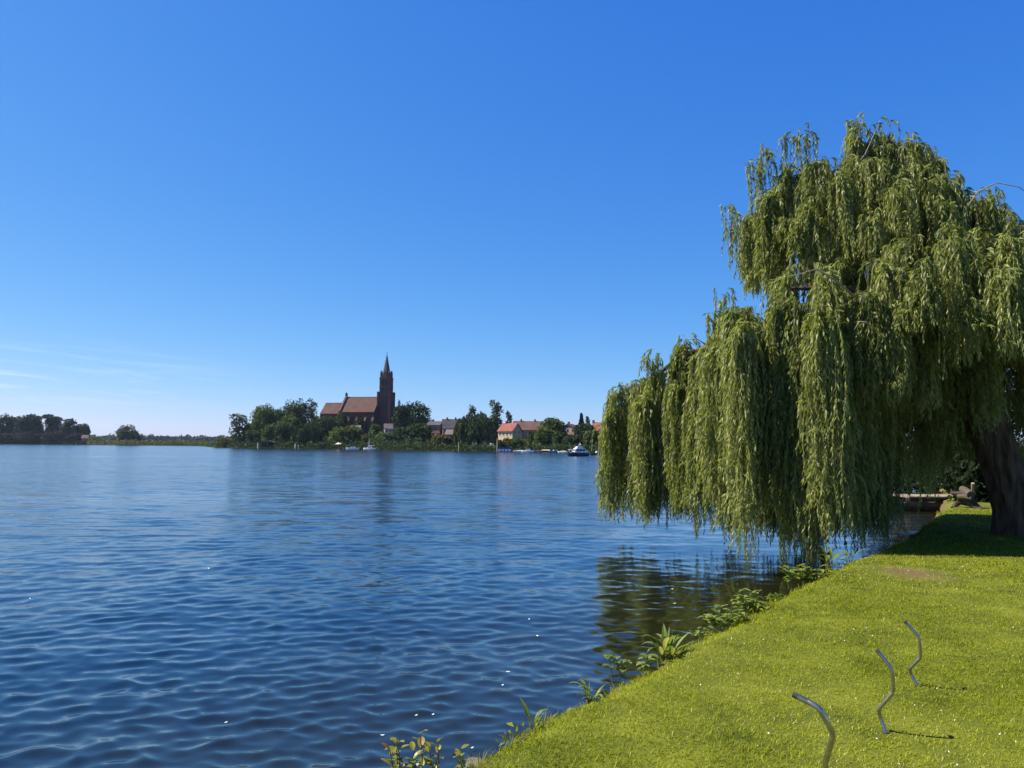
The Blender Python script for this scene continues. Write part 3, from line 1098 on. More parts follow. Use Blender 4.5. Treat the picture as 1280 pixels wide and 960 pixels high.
# ---- trees of the church shore
for px, top, wp, dp, m, kd, sd_, lb in [
        (300, 517, 27, 384, 'far_dark', 'airy', 51, 'small gappy dark tree at the left tip of the church shore'),
        (315, 529, 16, 388, 'far_dark', 'round', 52, 'low dark tree between the tip tree and the tall green one'),
        (331, 506, 29, 380, 'far_mid', 'round', 53, 'tall green tree with a flat bushy top, left of the church grove'),
        (349, 511, 20, 392, 'far_dark', 'round', 54, 'narrow dark tree wedged in the church grove above the boat shelter'),
        (369, 500, 32, 396, 'far_dark', 'round', 55, 'tallest broad dark tree of the church grove'),
        (362, 519, 24, 374, 'far_mid', 'round', 56, 'mid-height green tree in front of the tallest grove tree'),
        (390, 498, 21, 402, 'far_dark', 'airy', 57, 'airy tall tree with sky showing through, just left of the choir roof'),
        (405, 520, 32, 372, 'far_dark', 'round', 58, 'domed dark tree on the slope below the choir roof'),
        (385, 530, 30, 352, 'far_dark', 'weeping', 59, 'dark drooping tree standing at the water below the choir'),
        (426, 515, 12, 380, 'far_mid', 'round', 60, 'small slim tree before the stepped gable of the church'),
        (437, 515, 20, 384, 'far_dark', 'round', 61, 'dark rounded tree hiding the left part of the nave wall'),
        (452, 521, 15, 380, 'far_dark', 'round', 96, 'dark small tree before the middle of the nave wall'),
        (470, 531, 13, 374, 'far_mid', 'bush', 97, 'green bush at the corner of nave and tower'),
        (357, 528, 26, 366, 'far_dark', 'round', 98, 'low dark tree in front of the church grove above the stakes'),
        (340, 530, 20, 368, 'far_mid', 'round', 99, 'green tree behind the boat shelter roof'),
        (320, 533, 18, 378, 'far_dark', 'round', 100, 'low dark tree left of the boat shelter'),
        (457, 527, 16, 384, 'far_dark', 'bush', 62, 'dark bush against the foot of the nave wall'),
        (501, 507, 19, 372, 'far_dark', 'round', 63, 'tall dark tree right beside the church tower'),
        (499, 499, 7, 386, 'far_dark', 'airy', 64, 'thin wispy treetop rising between the tower and the broad dark tree'),
        (519, 503, 36, 384, 'far_dark', 'round', 65, 'broad dark tree with a high rounded crown right of the church tower'),
        (526, 529, 26, 342, 'far_dark', 'round', 66, 'low dark round tree near the water right of the tower'),
        (506, 534, 22, 345, 'far_dark', 'round', 67, 'dark shrubby tree at the water in front of the tree beside the tower'),
        (433, 533, 36, 350, 'far_light', 'bush', 68, 'bright yellow-green drooping bush below the nave'),
        (457, 543, 12, 346, 'far_olive', 'bush', 69, 'small round green bush left of the sailing boat mast'),
        (485, 540, 26, 345, 'far_mid', 'bush', 70, 'loose green bush on the bank below the tower'),
        (481, 552, 14, 338, 'far_light', 'bush', 71, 'small pale bush at the water just right of the mast boat'),
        (372, 552, 22, 350, 'far_mid', 'bush', 72, 'low bush at the water beside the boat shelter'),
        (408, 553, 18, 342, 'far_grey', 'bush', 73, 'grey-green low bush at the water left of the white sunshade'),
        (310, 549, 26, 384, 'far_grey', 'bush', 74, 'grey-green bush at the water below the tip tree'),
        (552, 544, 22, 316, 'far_olive', 'bush', 75, 'round olive bush on the bank below the brick houses'),
        (570, 545, 15, 318, 'far_dark', 'bush', 76, 'dark shrub between the olive bush and the big far willow'),
        (590, 505, 15, 332, 'far_grey', 'airy', 77, 'slim tall tree rising behind the far weeping willow'),
        (604, 514, 10, 330, 'far_dark', 'airy', 78, 'small dark top between the slim tree and the tall birch'),
        (621, 499, 23, 334, 'far_grey', 'airy', 79, 'tall birch-like tree with feathery top left of the ochre house'),
        (637, 514, 14, 346, 'far_grey', 'airy', 80, 'thin see-through tree above the ochre house roof'),
        (597, 519, 46, 312, 'far_dark', 'weeping', 81, 'large dark weeping willow at the far shore between the houses'),
        (578, 524, 16, 308, 'far_olive', 'weeping', 82, 'sunlit olive drooping tree on the left flank of the far willow'),
        (690, 523, 30, 296, 'far_mid', 'round', 83, 'broad green tree standing in front of the brown roofed house'),
        (680, 535, 20, 288, 'far_light', 'round', 84, 'bright green small tree below the broad one at the boats'),
        (699, 540, 14, 284, 'far_mid', 'bush', 85, 'rounded bush left of the pink house'),
        (666, 539, 12, 292, 'far_dark', 'bush', 86, 'dark little tree before the brown roof'),
        (634, 546, 9, 290, 'far_olive', 'bush', 87, 'small yellow-green bush under the ochre facade'),
        (627, 550, 12, 286, 'far_dark', 'bush', 94, 'dark low bush at the left foot of the ochre house'),
        (643, 548, 16, 287, 'far_mid', 'bush', 95, 'low green bush at the right foot of the ochre house'),
        (727, 517, 14, 290, 'far_conifer', 'conifer', 88, 'dark pointed conifer among the red roofs'),
        (735, 520, 8, 292, 'far_grey', 'airy', 89, 'thin pale treetop just right of the pointed conifer'),
        (731, 530, 22, 282, 'far_dark', 'round', 90, 'dark bushy tree below the conifer behind the cruiser'),
        (739, 539, 16, 276, 'far_mid', 'bush', 91, 'green bush between the cruiser and the red roofed house'),
        (715, 546, 20, 280, 'far_dark', 'bush', 92, 'dark bush below the pink house gable'),
        (757, 536, 16, 276, 'far_dark', 'round', 93, 'dark tree at the edge of the near willow curtain')]:
    far_tree('weeping_tree' if kd == 'weeping' else 'conifer' if kd == 'conifer' else 'bush' if kd == 'bush' else 'broadleaf_tree', lb,
             'bush' if kd == 'bush' else 'tree', px, top, wp * (1.28 if kd in ('round', 'weeping') else 1.15), dp, m, kd, seed=sd_, group='trees and bushes of the church shore',
             n=(1500 if wp > 18 else 700) if kd == 'airy' else (7000 if wp > 28 else 4200 if wp > 12 else 1100), size=.85 if wp > 12 else .6, trunk=kd not in ('bush', 'conifer'))


def hedge(px0, px1, depth, top, label):
    r = np.random.default_rng(int(px0))
    n = 1500
    x0, x1 = ((p - 640) / F * depth for p in (px0, px1))
    zb = ground((px0 + px1) / 2, depth)
    H = zy((px0 + px1) / 2, top, depth) - zb
    P = np.stack([r.uniform(0, x1 - x0, n), r.uniform(-.9, .9, n), H * r.random(n) ** .6], -1)
    D = unit(r.normal(size=(n, 3)))
    V, Q = kites(P, D, unit(np.cross(D, r.normal(size=(n, 3)))), .55, .45)
    o = link('hedge', npmesh('hedge', V, Q, M['far_mid'], {'v': np.clip(.5 + .2 * r.normal(size=n), 0, 1)}), None, (x0, depth, zb))
    tag(o, label, 'hedge')


hedge(643, 683, 290, 550, 'long clipped green hedge on the bank above the row of small boats')


# ---- the church
def lancet(w, h, n=6):
    """pointed-arch outline, foot at z=0, centred on x"""
    rise = w * .9
    pts = [(-w / 2, 0), (w / 2, 0), (w / 2, h - rise)]
    for i in range(1, n):
        a = i / n
        pts.append((w / 2 * (1 - a ** 1.6), h - rise + rise * math.sin(a * math.pi / 2)))
    pts.append((0, h))
    for i in range(n - 1, 0, -1):
        a = i / n
        pts.append((-w / 2 * (1 - a ** 1.6), h - rise + rise * math.sin(a * math.pi / 2)))
    pts.append((-w / 2, h - rise))
    return pts


CD = 384.0                                            # distance of the church
CP = CD / F                                           # metres per photo pixel there


def church():
    zg = 5.2
    x0 = (482.5 - 640) * CP
    rz = R(-12)
    t = thing('church', (x0, CD, zg), 'red brick gothic church with a tall pointed tower above the far trees', 'church', rz=rz)

    def z(py):
        return zy(482, py, CD) - zg
    zr, ze = z(497), z(515.5)
    # tower, west end (right); axis of the church runs to the left (-x)
    mb = MB()
    mb.box((-3.25, -3.25, -3), (3.25, 3.25, z(517)))
    mb.box((-3.1, -3.1, z(517)), (3.1, 3.1, z(494)))
    mb.box((-2.6, -2.6, z(494)), (2.6, 2.6, z(473)))
    tw = mb.build('tower', M['brick_dark'], t)
    for zz_, s in ((z(517), 3.4), (z(494), 3.25), (z(484), 2.7), (z(473), 2.8)):
        MB().box((-s, -s, zz_ - .22), (s, s, zz_ + .22)).build('cornice', M['brick'], tw)
    for sx, sy in ((-1, -1), (1, -1), (1, 1), (-1, 1)):
        mb = MB()
        mb.box((sx * 3.2 - .6, sy * 3.2 - .6, -3), (sx * 3.2 + .6, sy * 3.2 + .6, z(510)))
        mb.box((sx * 3.05 - .45, sy * 3.05 - .45, z(510)), (sx * 3.05 + .45, sy * 3.05 + .45, z(490)))
        mb.build('buttress', M['brick_dark'], tw)
    # belfry stage: gables on each side, pinnacles, octagon, spire
    mb = MB()
    for k in range(4):
        mb.prism([(-1.7, z(473)), (1.7, z(473)), (0, z(464))], -2.66, -2.2, 0, k * math.pi / 2)
    mb.build('gable', M['brick'], tw)
    mb = MB()
    oc = [(1.95 * math.cos(R(22.5 + 45 * k)), 1.95 * math.sin(R(22.5 + 45 * k))) for k in range(8)]
    vs = [(x, y, z(474)) for x, y in oc] + [(x, y, z(465.4)) for x, y in oc]
    mb.add(vs, [(k, (k + 1) % 8, 8 + (k + 1) % 8, 8 + k) for k in range(8)] + [tuple(range(8, 16))])
    mb.build('belfry', M['brick_dark'], t)
    mb = MB()
    for s, z0, z1 in ((1.85, z(465.5), z(464.8)),):
        o2 = [(s * math.cos(R(22.5 + 45 * k)), s * math.sin(R(22.5 + 45 * k))) for k in range(8)]
        vs = [(x, y, z0) for x, y in o2] + [(0, 0, z(441.5))]
        mb.add(vs, [(k, (k + 1) % 8, 8) for k in range(8)] + [tuple(range(7, -1, -1))])
    sp = mb.build('spire', M['slate'], t)
    MB().tube([(0, 0, z(442.5)), (0, 0, z(439.6))], [.12, .05], 6).tube([(-.45, 0, z(440.6)), (.45, 0, z(440.6))], .06, 5).build('cross', M['slate'], sp)
    for sx, sy in ((-1, -1), (1, -1), (1, 1), (-1, 1)):
        mb = MB()
        mb.box((sx * 2.05 - .36, sy * 2.05 - .36, z(473)), (sx * 2.05 + .36, sy * 2.05 + .36, z(467)))
        b = [(sx * 2.05 + dx * .4, sy * 2.05 + dy * .4, z(467)) for dx, dy in ((-1, -1), (1, -1), (1, 1), (-1, 1))]
        mb.add(b + [(sx * 2.05, sy * 2.05, z(462))], [(0, 1, 4), (1, 2, 4), (2, 3, 4), (3, 0, 4)])
        mb.build('pinnacle', M['slate'], tw)
    # louvred openings of the tower: pairs of tall lancets on the two seen sides
    for face in (0, 3):
        for zz_, hh, dx, off in ((z(492), 2.8, .95, 2.6), (z(514), 6.2, 1.2, 3.1), (z(482.5), 3.2, .95, 2.6)):
            for q in (-dx, dx):
                mb = MB()
                mb.prism([(x + q, zz_ + zq) for x, zq in lancet(.95, hh)], -off - .05, -off + .3, 0, face * math.pi / 2)
                mb.build('window', M['glass'], tw)
    # nave
    nx1, nx0 = -3.2, -3.2 - 17.6
    hw = 7.2
    mb = MB()
    mb.prism([(-hw, -3), (hw, -3), (hw, ze), (0, zr - .15), (-hw, ze)], nx0, nx1, 0, math.pi / 2)   # runs along -y then turned
    nv = mb.build('nave', M['brick'], t)
    nv.matrix_parent_inverse = Matrix.Identity(4)
    # prism with rz=90: local y -> -x ; so shift handled below
    return t, nv, zr, ze, nx0, nx1, hw, z, tw


def build_church():
    t, nv, zr, ze, nx0, nx1, hw, z, tw = church()
    bpy.data.objects.remove(nv)

    def run(profile, xa, xb):                        # profile (y,z) extruded along x
        mb = MB()
        n = len(profile)
        vs = [(xa, y, zz_) for y, zz_ in profile] + [(xb, y, zz_) for y, zz_ in profile]
        fs = [tuple(range(n)), tuple(range(2 * n - 1, n - 1, -1))] + [(i, n + i, n + (i + 1) % n, (i + 1) % n) for i in range(n)]
        return mb.add(vs, fs)

    def nave(name, xa, xb, hw, ze, zr, nwin, hwin):
        wall = run([(-hw, -3), (hw, -3), (hw, ze), (0, zr - .25), (-hw, ze)], xa, xb).build(name + '_wall', M['brick'], t)
        e = .45
        sl = (zr - ze) / hw
        rf = run([(-hw - e, ze - e * sl), (-hw - e, ze - e * sl + .35), (0, zr + .25), (hw + e, ze - e * sl + .35), (hw + e, ze - e * sl), (0, zr - .1)], xa, xb).build(name + '_roof', M['tile'], t)
        run([(-.2, zr + .2), (.2, zr + .2), (0, zr + .5)], xa, xb).build('ridge', M['darktile'], rf)
        run([(-hw - .12, ze - 1.25), (-hw, ze - 1.25), (-hw, ze - .55), (-hw - .12, ze - .55)], xa, xb).build('cornice', M['brick_dark'], wall)
        L_ = xb - xa
        for k in range(nwin):
            xc = xa + L_ * (k + .5) / nwin
            mb = MB().prism([(x + xc, zq + ze - hwin - 1.8) for x, zq in lancet(1.9, hwin)], -hw - .06, -hw + .3)
            wdw = mb.build('window', M['glass'], wall)
            MB().box((xc - .07, -hw - .14, ze - hwin - 1.8), (xc + .07, -hw - .07, ze - 2.4)).build('mullion', M['brick'], wdw)
        for k in range(nwin + 1):
            xc = min(max(xa + L_ * k / nwin, xa + .5), xb - .5)
            mb = MB().box((xc - .5, -hw - 1.5, -3), (xc + .5, -hw, ze - 4.5))
            mb.add([(xc - .5, -hw - 1.5, ze - 4.5), (xc + .5, -hw - 1.5, ze - 4.5), (xc + .5, -hw, ze - 4.5), (xc - .5, -hw, ze - 4.5), (xc - .5, -hw, ze - 2.2), (xc + .5, -hw, ze - 2.2)],
                   [(0, 1, 5, 4), (0, 4, 3), (1, 2, 5), (2, 3, 4, 5)])
            mb.build('buttress', M['brick_dark'], wall)
        return wall, rf

    nave('nave', nx0, -3.2, hw, ze, zr, 4, 7.5)
    # stepped east gable with a finial, standing above both roofs
    gx = nx0 - .45
    h2 = hw + .7
    sl = (zr - ze) / hw
    ga = run([(-h2, -3), (h2, -3), (h2, ze + .6), (h2 * .55, ze + .6 + h2 * .45 * sl), (.5, zr + .8), (.5, zr + 2.2), (-.5, zr + 2.2), (-.5, zr + .8), (-h2 * .55, ze + .6 + h2 * .45 * sl), (-h2, ze + .6)], gx - .45, gx + .45).build('gable', M['brick_dark'], t)
    MB().tube([(gx, 0, zr + 2.2), (gx, 0, zr + 3.0)], [.5, .04], 4).build('finial', M['slate'], ga)
    # choir, lower
    zr2, ze2 = z(504.3), z(517.5)
    nave('choir', gx - 11.2, gx - .45, 5.9, ze2, zr2, 3, 6.0)
    # stair porch at the tower foot
    MB().box((.6, -5.6, -3), (2.6, -3.25, z(531))).build('porch', M['brick'], t)


build_church()


# ---- houses
def house(name, label, px, depth, w_, d_, y_eave, y_ridge, rz, wallm, roofm, fw=0, fr=1, gw=0, chim=1, group='houses of the far shore town', sink=1.2, hip=0.0, ew=.35):
    x = (px - 640) / F * depth
    zg = ground(px, depth)
    ze, zr = zy(px, y_eave, depth) - zg, zy(px, y_ridge, depth) - zg
    t = thing(name, (x, depth, zg), label, 'house', group, rz)
    a, b = w_ / 2, d_ / 2
    mb = MB()
    vs = [(-a, -b, -sink), (a, -b, -sink), (a, b, -sink), (-a, b, -sink), (-a, -b, ze), (a, -b, ze), (a, b, ze), (-a, b, ze), (-a + hip, 0, zr - .12), (a - hip, 0, zr - .12)]
    mb.add(vs, [(0, 1, 5, 4), (2, 3, 7, 6), (1, 2, 6, 9, 5), (3, 0, 4, 8, 7)] if not hip else [(0, 1, 5, 4), (2, 3, 7, 6), (1, 2, 6, 5), (3, 0, 4, 7)])
    wall = mb.build('wall', M[wallm], t)
    sl = (zr - ze) / b
    o = .4
    mb = MB()
    th = .22
    hx = hip
    for s in (-1, 1):
        q = [(-a - ew, s * (b + o), ze - o * sl), (a + ew, s * (b + o), ze - o * sl), (a + ew - hx, 0, zr), (-a - ew + hx, 0, zr)]
        up = [(p[0], p[1], p[2] + th) for p in q]
        f = [(0, 1, 2, 3), (7, 6, 5, 4), (0, 4, 5, 1), (1, 5, 6, 2), (3, 2, 6, 7), (0, 3, 7, 4)]
        mb.add(q + up, f)
    if hip:
        for s in (-1, 1):
            e0 = (s * (a + ew), -b - o, ze - o * sl + th)
            e1 = (s * (a + ew), b + o, ze - o * sl + th)
            mb.add([e0, e1, (s * (a + ew - hx), 0, zr + th)], [(0, 1, 2)])
    rf = mb.build('roof', M[roofm], t)
    for k in range(chim):
        xc = (-a * .5, a * .45)[k % 2]
        MB().box((xc - .35, -.35, zr - .6), (xc + .35, .35, zr + 1.0)).build('chimney', M['brick'], rf)

    def win(cx, cz, side, ww=.95, hh=1.35):
        m1 = MB()
        if side == 'f':
            m1.box((cx - ww / 2, -b - .05, cz), (cx + ww / 2, -b + .06, cz + hh))
            m2 = MB().box((cx - ww / 2 + .1, -b - .07, cz + .1), (cx - .04, -b - .04, cz + hh - .1)).box((cx + .04, -b - .07, cz + .1), (cx + ww / 2 - .1, -b - .04, cz + hh - .1))
        else:
            s = 1 if side == 'r' else -1
            m1.box((s * a - .06, cx - ww / 2, cz), (s * a + .06, cx + ww / 2, cz + hh))
            m2 = MB().box((s * a - .08, cx - ww / 2 + .1, cz + .1), (s * a + .08, cx - .04, cz + hh - .1)).box((s * a - .08, cx + .04, cz + .1), (s * a + .08, cx + ww / 2 - .1, cz + hh - .1))
        f_ = m1.build('window', M['white'], wall)
        m2.build('pane', M['glass'], f_)
    for row in range(fr):
        for k in range(fw):
            win(-a + w_ * (k + .5) / fw, ze - 1.9 - 2.7 * row, 'f')
    for side in 'rl':
        for k in range(gw):
            win(-b + d_ * (k + .5) / gw, ze - 1.2, side)
        if gw > 1:
            win(0, ze + .35 * (zr - ze) - .3, side, .8, 1.1)
    return t


house('town_house', 'ochre yellow house with red tiled roof and lit front beside the tall birch', 638, 300, 7.0, 6.0, 538.6, 529.5, R(-38), 'ochre', 'redtile', 4, 2, 2)
house('town_house', 'large house with a long brown roof rising behind the ochre house', 661, 330, 12.5, 9, 537.5, 527, R(4), 'brickwall', 'browntile', 4, 1, 2, chim=2)
house('town_house', 'orange brick house with low dark roof right of the church trees', 546, 350, 6.5, 7, 531.5, 527.0, R(-20), 'brickwall', 'darktile', 3, 2, 1)
house('town_house', 'house with a tall dark slate roof over orange brick walls', 565, 346, 8.0, 8, 535.5, 524.5, R(8), 'brickwall', 'darktile', 4, 1, 2, chim=2)
house('garden_house', 'low house with weathered pink-grey roof below the dark slate roof', 568, 330, 6.0, 5, 543, 537.5, R(-12), 'brickwall', 'greytile', 2, 1, 0, chim=0)
house('town_house', 'pink gabled house with small dark red roof behind the broad green tree', 713, 300, 5.2, 6.4, 536.5, 530.5, R(62), 'pink', 'browntile', 0, 1, 3)
house('garden_house', 'long low white-walled building below the pink house', 718, 290, 3.6, 3.2, 543.4, 540.6, R(-10), 'cream', 'browntile', 2, 1, 0, chim=0)
house('town_house', 'house with a steep bright red hipped roof near the willow curtain', 747, 286, 6.0, 7.5, 540, 528.5, R(-24), 'brickwall', 'redtile', 3, 1, 1, hip=2.0)
house('cottage', 'small cottage with a pale tan roof among the bushes below the nave', 446, 364, 4.6, 5, 540.5, 532, R(-15), 'cream', 'greytile', 2, 1, 1, chim=1)
house('cottage', 'pale cottage half hidden at the foot of the church tower', 486, 362, 3.6, 4.2, 535.5, 530, R(14), 'pink', 'greytile', 2, 1, 1, chim=0)
house('cottage', 'tiny red roofed cottage at the right end of the far left wood', 109, 655, 5.0, 4.5, 547.5, 544, R(10), 'brickwall', 'browntile', 2, 1, 0, chim=0)
# garden wall
x, d = (545.5 - 640) / F * 322, 322
tag(MB().box((-1.6, -.15, -.5), (1.6, .15, 1.0)).box((-1.7, -.2, 1.0), (1.7, .2, 1.12)).build('garden_wall', M['cream'], None, loc=(x, d, zy(545, 547.8, d) - .9)),
    'short pale garden wall above the olive bush', 'wall')


# ---- boats and things at the far water line
def hull(L_, B, H, bow=.45, n=12, draft=.15, sheer=.25, stern=.8):
    """lofted boat hull, bow at -x; closed by a deck a little below the rim"""
    mb = MB()
    vs = []
    for i in range(n + 1):
        u = i / n
        x = -L_ / 2 + L_ * u
        wd = B / 2 * (min(1, (u / bow)) ** .6 if u < bow else 1 - (1 - stern) * ((u - bow) / (1 - bow)) ** 2)
        wd = max(wd, .02)
        top = H * (1 + sheer * (1 - u) ** 2)
        rake = (1 - u) ** 3 * L_ * .05
        vs += [(x + rake, 0, -draft), (x + rake * .6, -wd * .72, -draft * .2), (x, -wd, top * .55), (x, -wd, top), (x + .02, -wd * .88, top - .05), (x + .02, wd * .88, top - .05),
               (x, wd, top), (x, wd, top * .55), (x + rake * .6, wd * .72, -draft * .2)]
    k = 9
    fs = []
    for i in range(n):
        for j in range(k):
            a_, b_ = i * k + j, i * k + (j + 1) % k
            fs.append((a_, b_, b_ + k, a_ + k))
    fs.append(tuple(range(k))[::-1])
    fs.append(tuple(range(n * k, n * k + k)))
    return mb.add(vs, fs)


def boat_at(px, d, name, label, cat='boat', group=None, rz=0.0):
    return thing(name, ((px - 640) / F * d, d, 0), label, cat, group, rz)


def taper_box(x0, x1, y, z0, z1, dx0, dx1, dy):
    vs = [(x0, -y, z0), (x1, -y, z0), (x1, y, z0), (x0, y, z0), (x0 + dx0, -y + dy, z1), (x1 - dx1, -y + dy, z1), (x1 - dx1, y - dy, z1), (x0 + dx0, y - dy, z1)]
    return MB().add(vs, [(3, 2, 1, 0), (4, 5, 6, 7), (0, 1, 5, 4), (1, 2, 6, 5), (2, 3, 7, 6), (3, 0, 4, 7)])


def cruiser():
    t = boat_at(722.5, 182, 'motor_cruiser', 'dark blue motor cruiser with white upper deck lying off the far shore', group=None, rz=R(14))
    hu = hull(5.0, 2.2, .85, .5, 14, .2, .35).build('hull', M['navy'], t, smooth=False)
    MB().box((-2.0, -1.12, .80), (2.35, 1.12, .86)).build('rubbing_strake', M['boatwhite'], hu)
    c = taper_box(-1.15, 1.75, .92, .82, 1.75, .35, .15, .08).build('cabin', M['boatwhite'], t)
    for s in (-1, 1):
        for x0, x1 in ((-.6, 0), (.12, .8), (.92, 1.5)):
            MB().box((x0, s * .90 - .04, 1.15), (x1, s * .90 + .04, 1.58)).build('window', M['glass'], c)
    MB().box((-1.02, -.72, 1.18), (-.86, .72, 1.58)).build('windscreen', M['glass'], c)
    f = taper_box(-.55, 1.1, .8, 1.75, 2.2, .3, .1, .1).build('flybridge', M['boatwhite'], t)
    MB().tube([(.5, -.7, 2.2), (.6, -.7, 2.75), (.6, .7, 2.75), (.5, .7, 2.2)], .05, 6).build('radar_arch', M['boatwhite'], f)
    MB().tube([(.6, 0, 2.75), (.6, 0, 3.3)], [.04, .02], 5).build('mast', M['boatwhite'], f)
    mb = MB()
    for s in (-1, 1):
        mb.tube([(-2.3, s * .3, 1.55), (-1.7, s * .8, 1.5), (-1.0, s * .98, 1.45)], .03, 5)
        for x, y in ((-2.2, .36), (-1.7, .8), (-1.1, .98)):
            mb.tube([(x, s * y, .9), (x, s * y, 1.5)], .025, 4)
    mb.build('railing', M['boatwhite'], t)
    MB().box((1.75, -.8, .8), (2.35, .8, 1.25)).build('cockpit_cover', M['canvas'], t)


cruiser()


def cabin_boat(px, d, L_, label, hm, cm, rz=0.0, group='small boats moored along the far shore', mast=0, name='cabin_boat'):
    L_ *= 1.25
    t = boat_at(px, d, name, label, group=group, rz=rz)
    hull(L_, L_ * .34, L_ * .13, .5, 10).build('hull', M[hm], t)
    c = taper_box(-L_ * .18, L_ * .22, L_ * .12, L_ * .125, L_ * .25, L_ * .08, L_ * .03, .04).build('cabin', M[cm], t)
    for s in (-1, 1):
        MB().box((-L_ * .08, s * L_ * .117 - .03, L_ * .165), (L_ * .17, s * L_ * .117 + .03, L_ * .215)).build('window', M['glass'], c)
    if mast:
        m_ = MB().tube([(-.2, 0, L_ * .2), (-.2, 0, mast)], [.09, .05], 6).build('mast', M['white'], t)
        MB().tube([(-.2, 0, L_ * .32), (L_ * .42, 0, L_ * .34)], [.10, .08], 6).build('boom', M['canvas'], m_)
    return t


def open_boat(px, d, L_, label, hm, cm='canvas', rz=0.0):
    L_ *= 1.25
    t = boat_at(px, d, 'open_boat', label, group='small boats moored along the far shore', rz=rz)
    hull(L_, L_ * .34, L_ * .13, .5, 10).build('hull', M[hm], t)
    taper_box(-L_ * .28, L_ * .35, L_ * .13, L_ * .11, L_ * .18, L_ * .10, L_ * .06, L_ * .06).build('cover', M[cm], t)
    return t


cabin_boat(748, 200, 3.4, 'white cabin boat with dark windows half hidden by the near willow', 'navy', 'boatwhite', R(6))
open_boat(649, 272, 3.0, 'white covered boat next to the blue boathouse', 'boatwhite', 'boatwhite', R(10))
cabin_boat(660, 270, 3.6, 'white low cabin boat second in the row right of the blue boathouse', 'boatwhite', 'boatwhite', R(-8))
open_boat(670, 270, 2.6, 'blue covered boat between white and brown boats', 'blue', 'blue', R(5))
open_boat(682, 268, 4.2, 'brown wooden boat with pale cover in the moored row', 'brownboat', 'canvas', R(-4))
cabin_boat(694, 262, 3.2, 'white boat with a blue hull left of the cruiser', 'blue', 'boatwhite', R(6))
open_boat(704, 258, 2.8, 'small pale boat just behind the bow of the cruiser', 'boatwhite', 'canvas', R(-6))
cabin_boat(442, 326, 4.4, 'white motorboat moored below the yellow-green bush', 'boatwhite', 'boatwhite', R(6), name='motor_boat')
cabin_boat(463, 325, 4.2, 'white sailing boat with a pale mast below the church tower', 'boatwhite', 'boatwhite', R(-8), mast=4.6, name='sailing_boat')
cabin_boat(473, 326, 3.0, 'grey-white small boat lying right of the sailing boat', 'boatwhite', 'canvas', R(5))
open_boat(341, 352, 3.6, 'pinkish covered boat lying inside the boat shelter', 'brownboat', 'canvas', R(4))
open_boat(511, 318, 3.0, 'pale flat boat at the bank below the low round tree', 'brownboat', 'canvas', R(3))

# boat shelter, boathouse, sunshade, stakes, landing stages
t = thing('boat_shelter', ((338 - 640) / F * 353, 353, 0), 'open wooden boat shelter with grey roof left of the drooping dark tree', 'shelter')
for sx in (-4.2, -.2, 3.8):
    for sy in (-1.6, 1.6):
        MB().box((sx - .12, sy - .12, -.6), (sx + .12, sy + .12, 2.9)).build('post', M['wood'], t)
MB().prism([(-4.8, 2.85), (4.4, 2.85), (4.4, 3.0), (-.2, 3.55), (-4.8, 3.0)], -2.1, 2.1).build('roof', M['greytile'], t)
MB().box((-4.2, 1.5, .6), (3.8, 1.66, 2.85)).build('back_wall', M['darkwood'], t)

t = thing('boathouse', ((631.5 - 640) / F * 276, 276, 0), 'long low blue boathouse with dark roof at the foot of the ochre house', 'boathouse')
wl = MB().box((-2.5, -1.4, -.2), (2.5, 1.4, 1.25)).build('wall', M['blue'], t)
MB().box((-2.7, -1.6, 1.25), (2.7, 1.6, 1.55)).build('roof', M['navy'], t)
for k in range(4):
    MB().box((-2.25 + 1.2 * k, -1.45, .3), (-1.45 + 1.2 * k, -1.38, .95)).build('window', M['boatwhite'], wl)
MB().box((-2.8, -1.9, -.3), (2.8, -1.41, .05)).build('walkway', M['wood'], t)

t = thing('sunshade', ((425.5 - 640) / F * 338, 338, ground(425.5, 338)), 'pale sunshade on posts at the water left of the white motorboat', 'sunshade')
for sx in (-1.3, 1.3):
    for sy in (-1, 1):
        MB().tube([(sx, sy, -.3), (sx, sy, 1.7)], .06, 6).build('post', M['wood'], t)
MB().add([(-1.7, -1.3, 1.7), (1.7, -1.3, 1.7), (1.7, 1.3, 1.7), (-1.7, 1.3, 1.7), (-.4, 0, 2.45), (.9, 0, 2.35)], [(0, 1, 5, 4), (1, 2, 5), (2, 3, 4, 5), (3, 0, 4), (3, 2, 1, 0)]).build('canopy', M['canvas'], t)

for px, d, h, lb in ((370.5, 343, 2.1, 'thick white mooring stake beside the low bush near the boat shelter'), (374.5, 343, 1.4, 'short pale mooring stake right of the thick white one'),
                     (324, 356, 2.2, 'white mooring stake left of the boat shelter'), (309, 372, 1.6, 'pale stake at the bank below the tip tree'), (574, 297, 3.4, 'tall pale pole at the left foot of the far willow'),
                     (622, 281, 4.8, 'tall grey pole standing left of the ochre house')):
    o = MB().tube([(0, 0, -.6), (.02, 0, h * .5), (0, 0, h - .1), (0, 0, h)], [.24, .22, .20, .10] if h < 3 else [.11, .10, .09, .05], 8).build('mooring_stake', M['white'] if h < 3 else M['cream'], None, loc=((px - 640) / F * d, d, max(0, ground(px, d))))
    tag(o, lb, 'stake', 'mooring stakes of the far shore')


def stage(px0, px1, d, label):
    x0, x1 = ((p - 640) / F * d for p in (px0, px1))
    w_ = x1 - x0
    t = thing('landing_stage', ((x0 + x1) / 2, d, 0), label, 'landing stage', 'landing stages of the far shore')
    MB().box((-w_ / 2, -.8, .45), (w_ / 2, .8, .62)).build('deck', M['wood'], t)
    n = max(2, int(w_ / 2.2))
    for k in range(n + 1):
        x = -w_ / 2 + .2 + (w_ - .4) * k / n
        MB().tube([(x, -.7, -.6), (x, -.7, .9)], .11, 6).build('post', M['wood'], t)


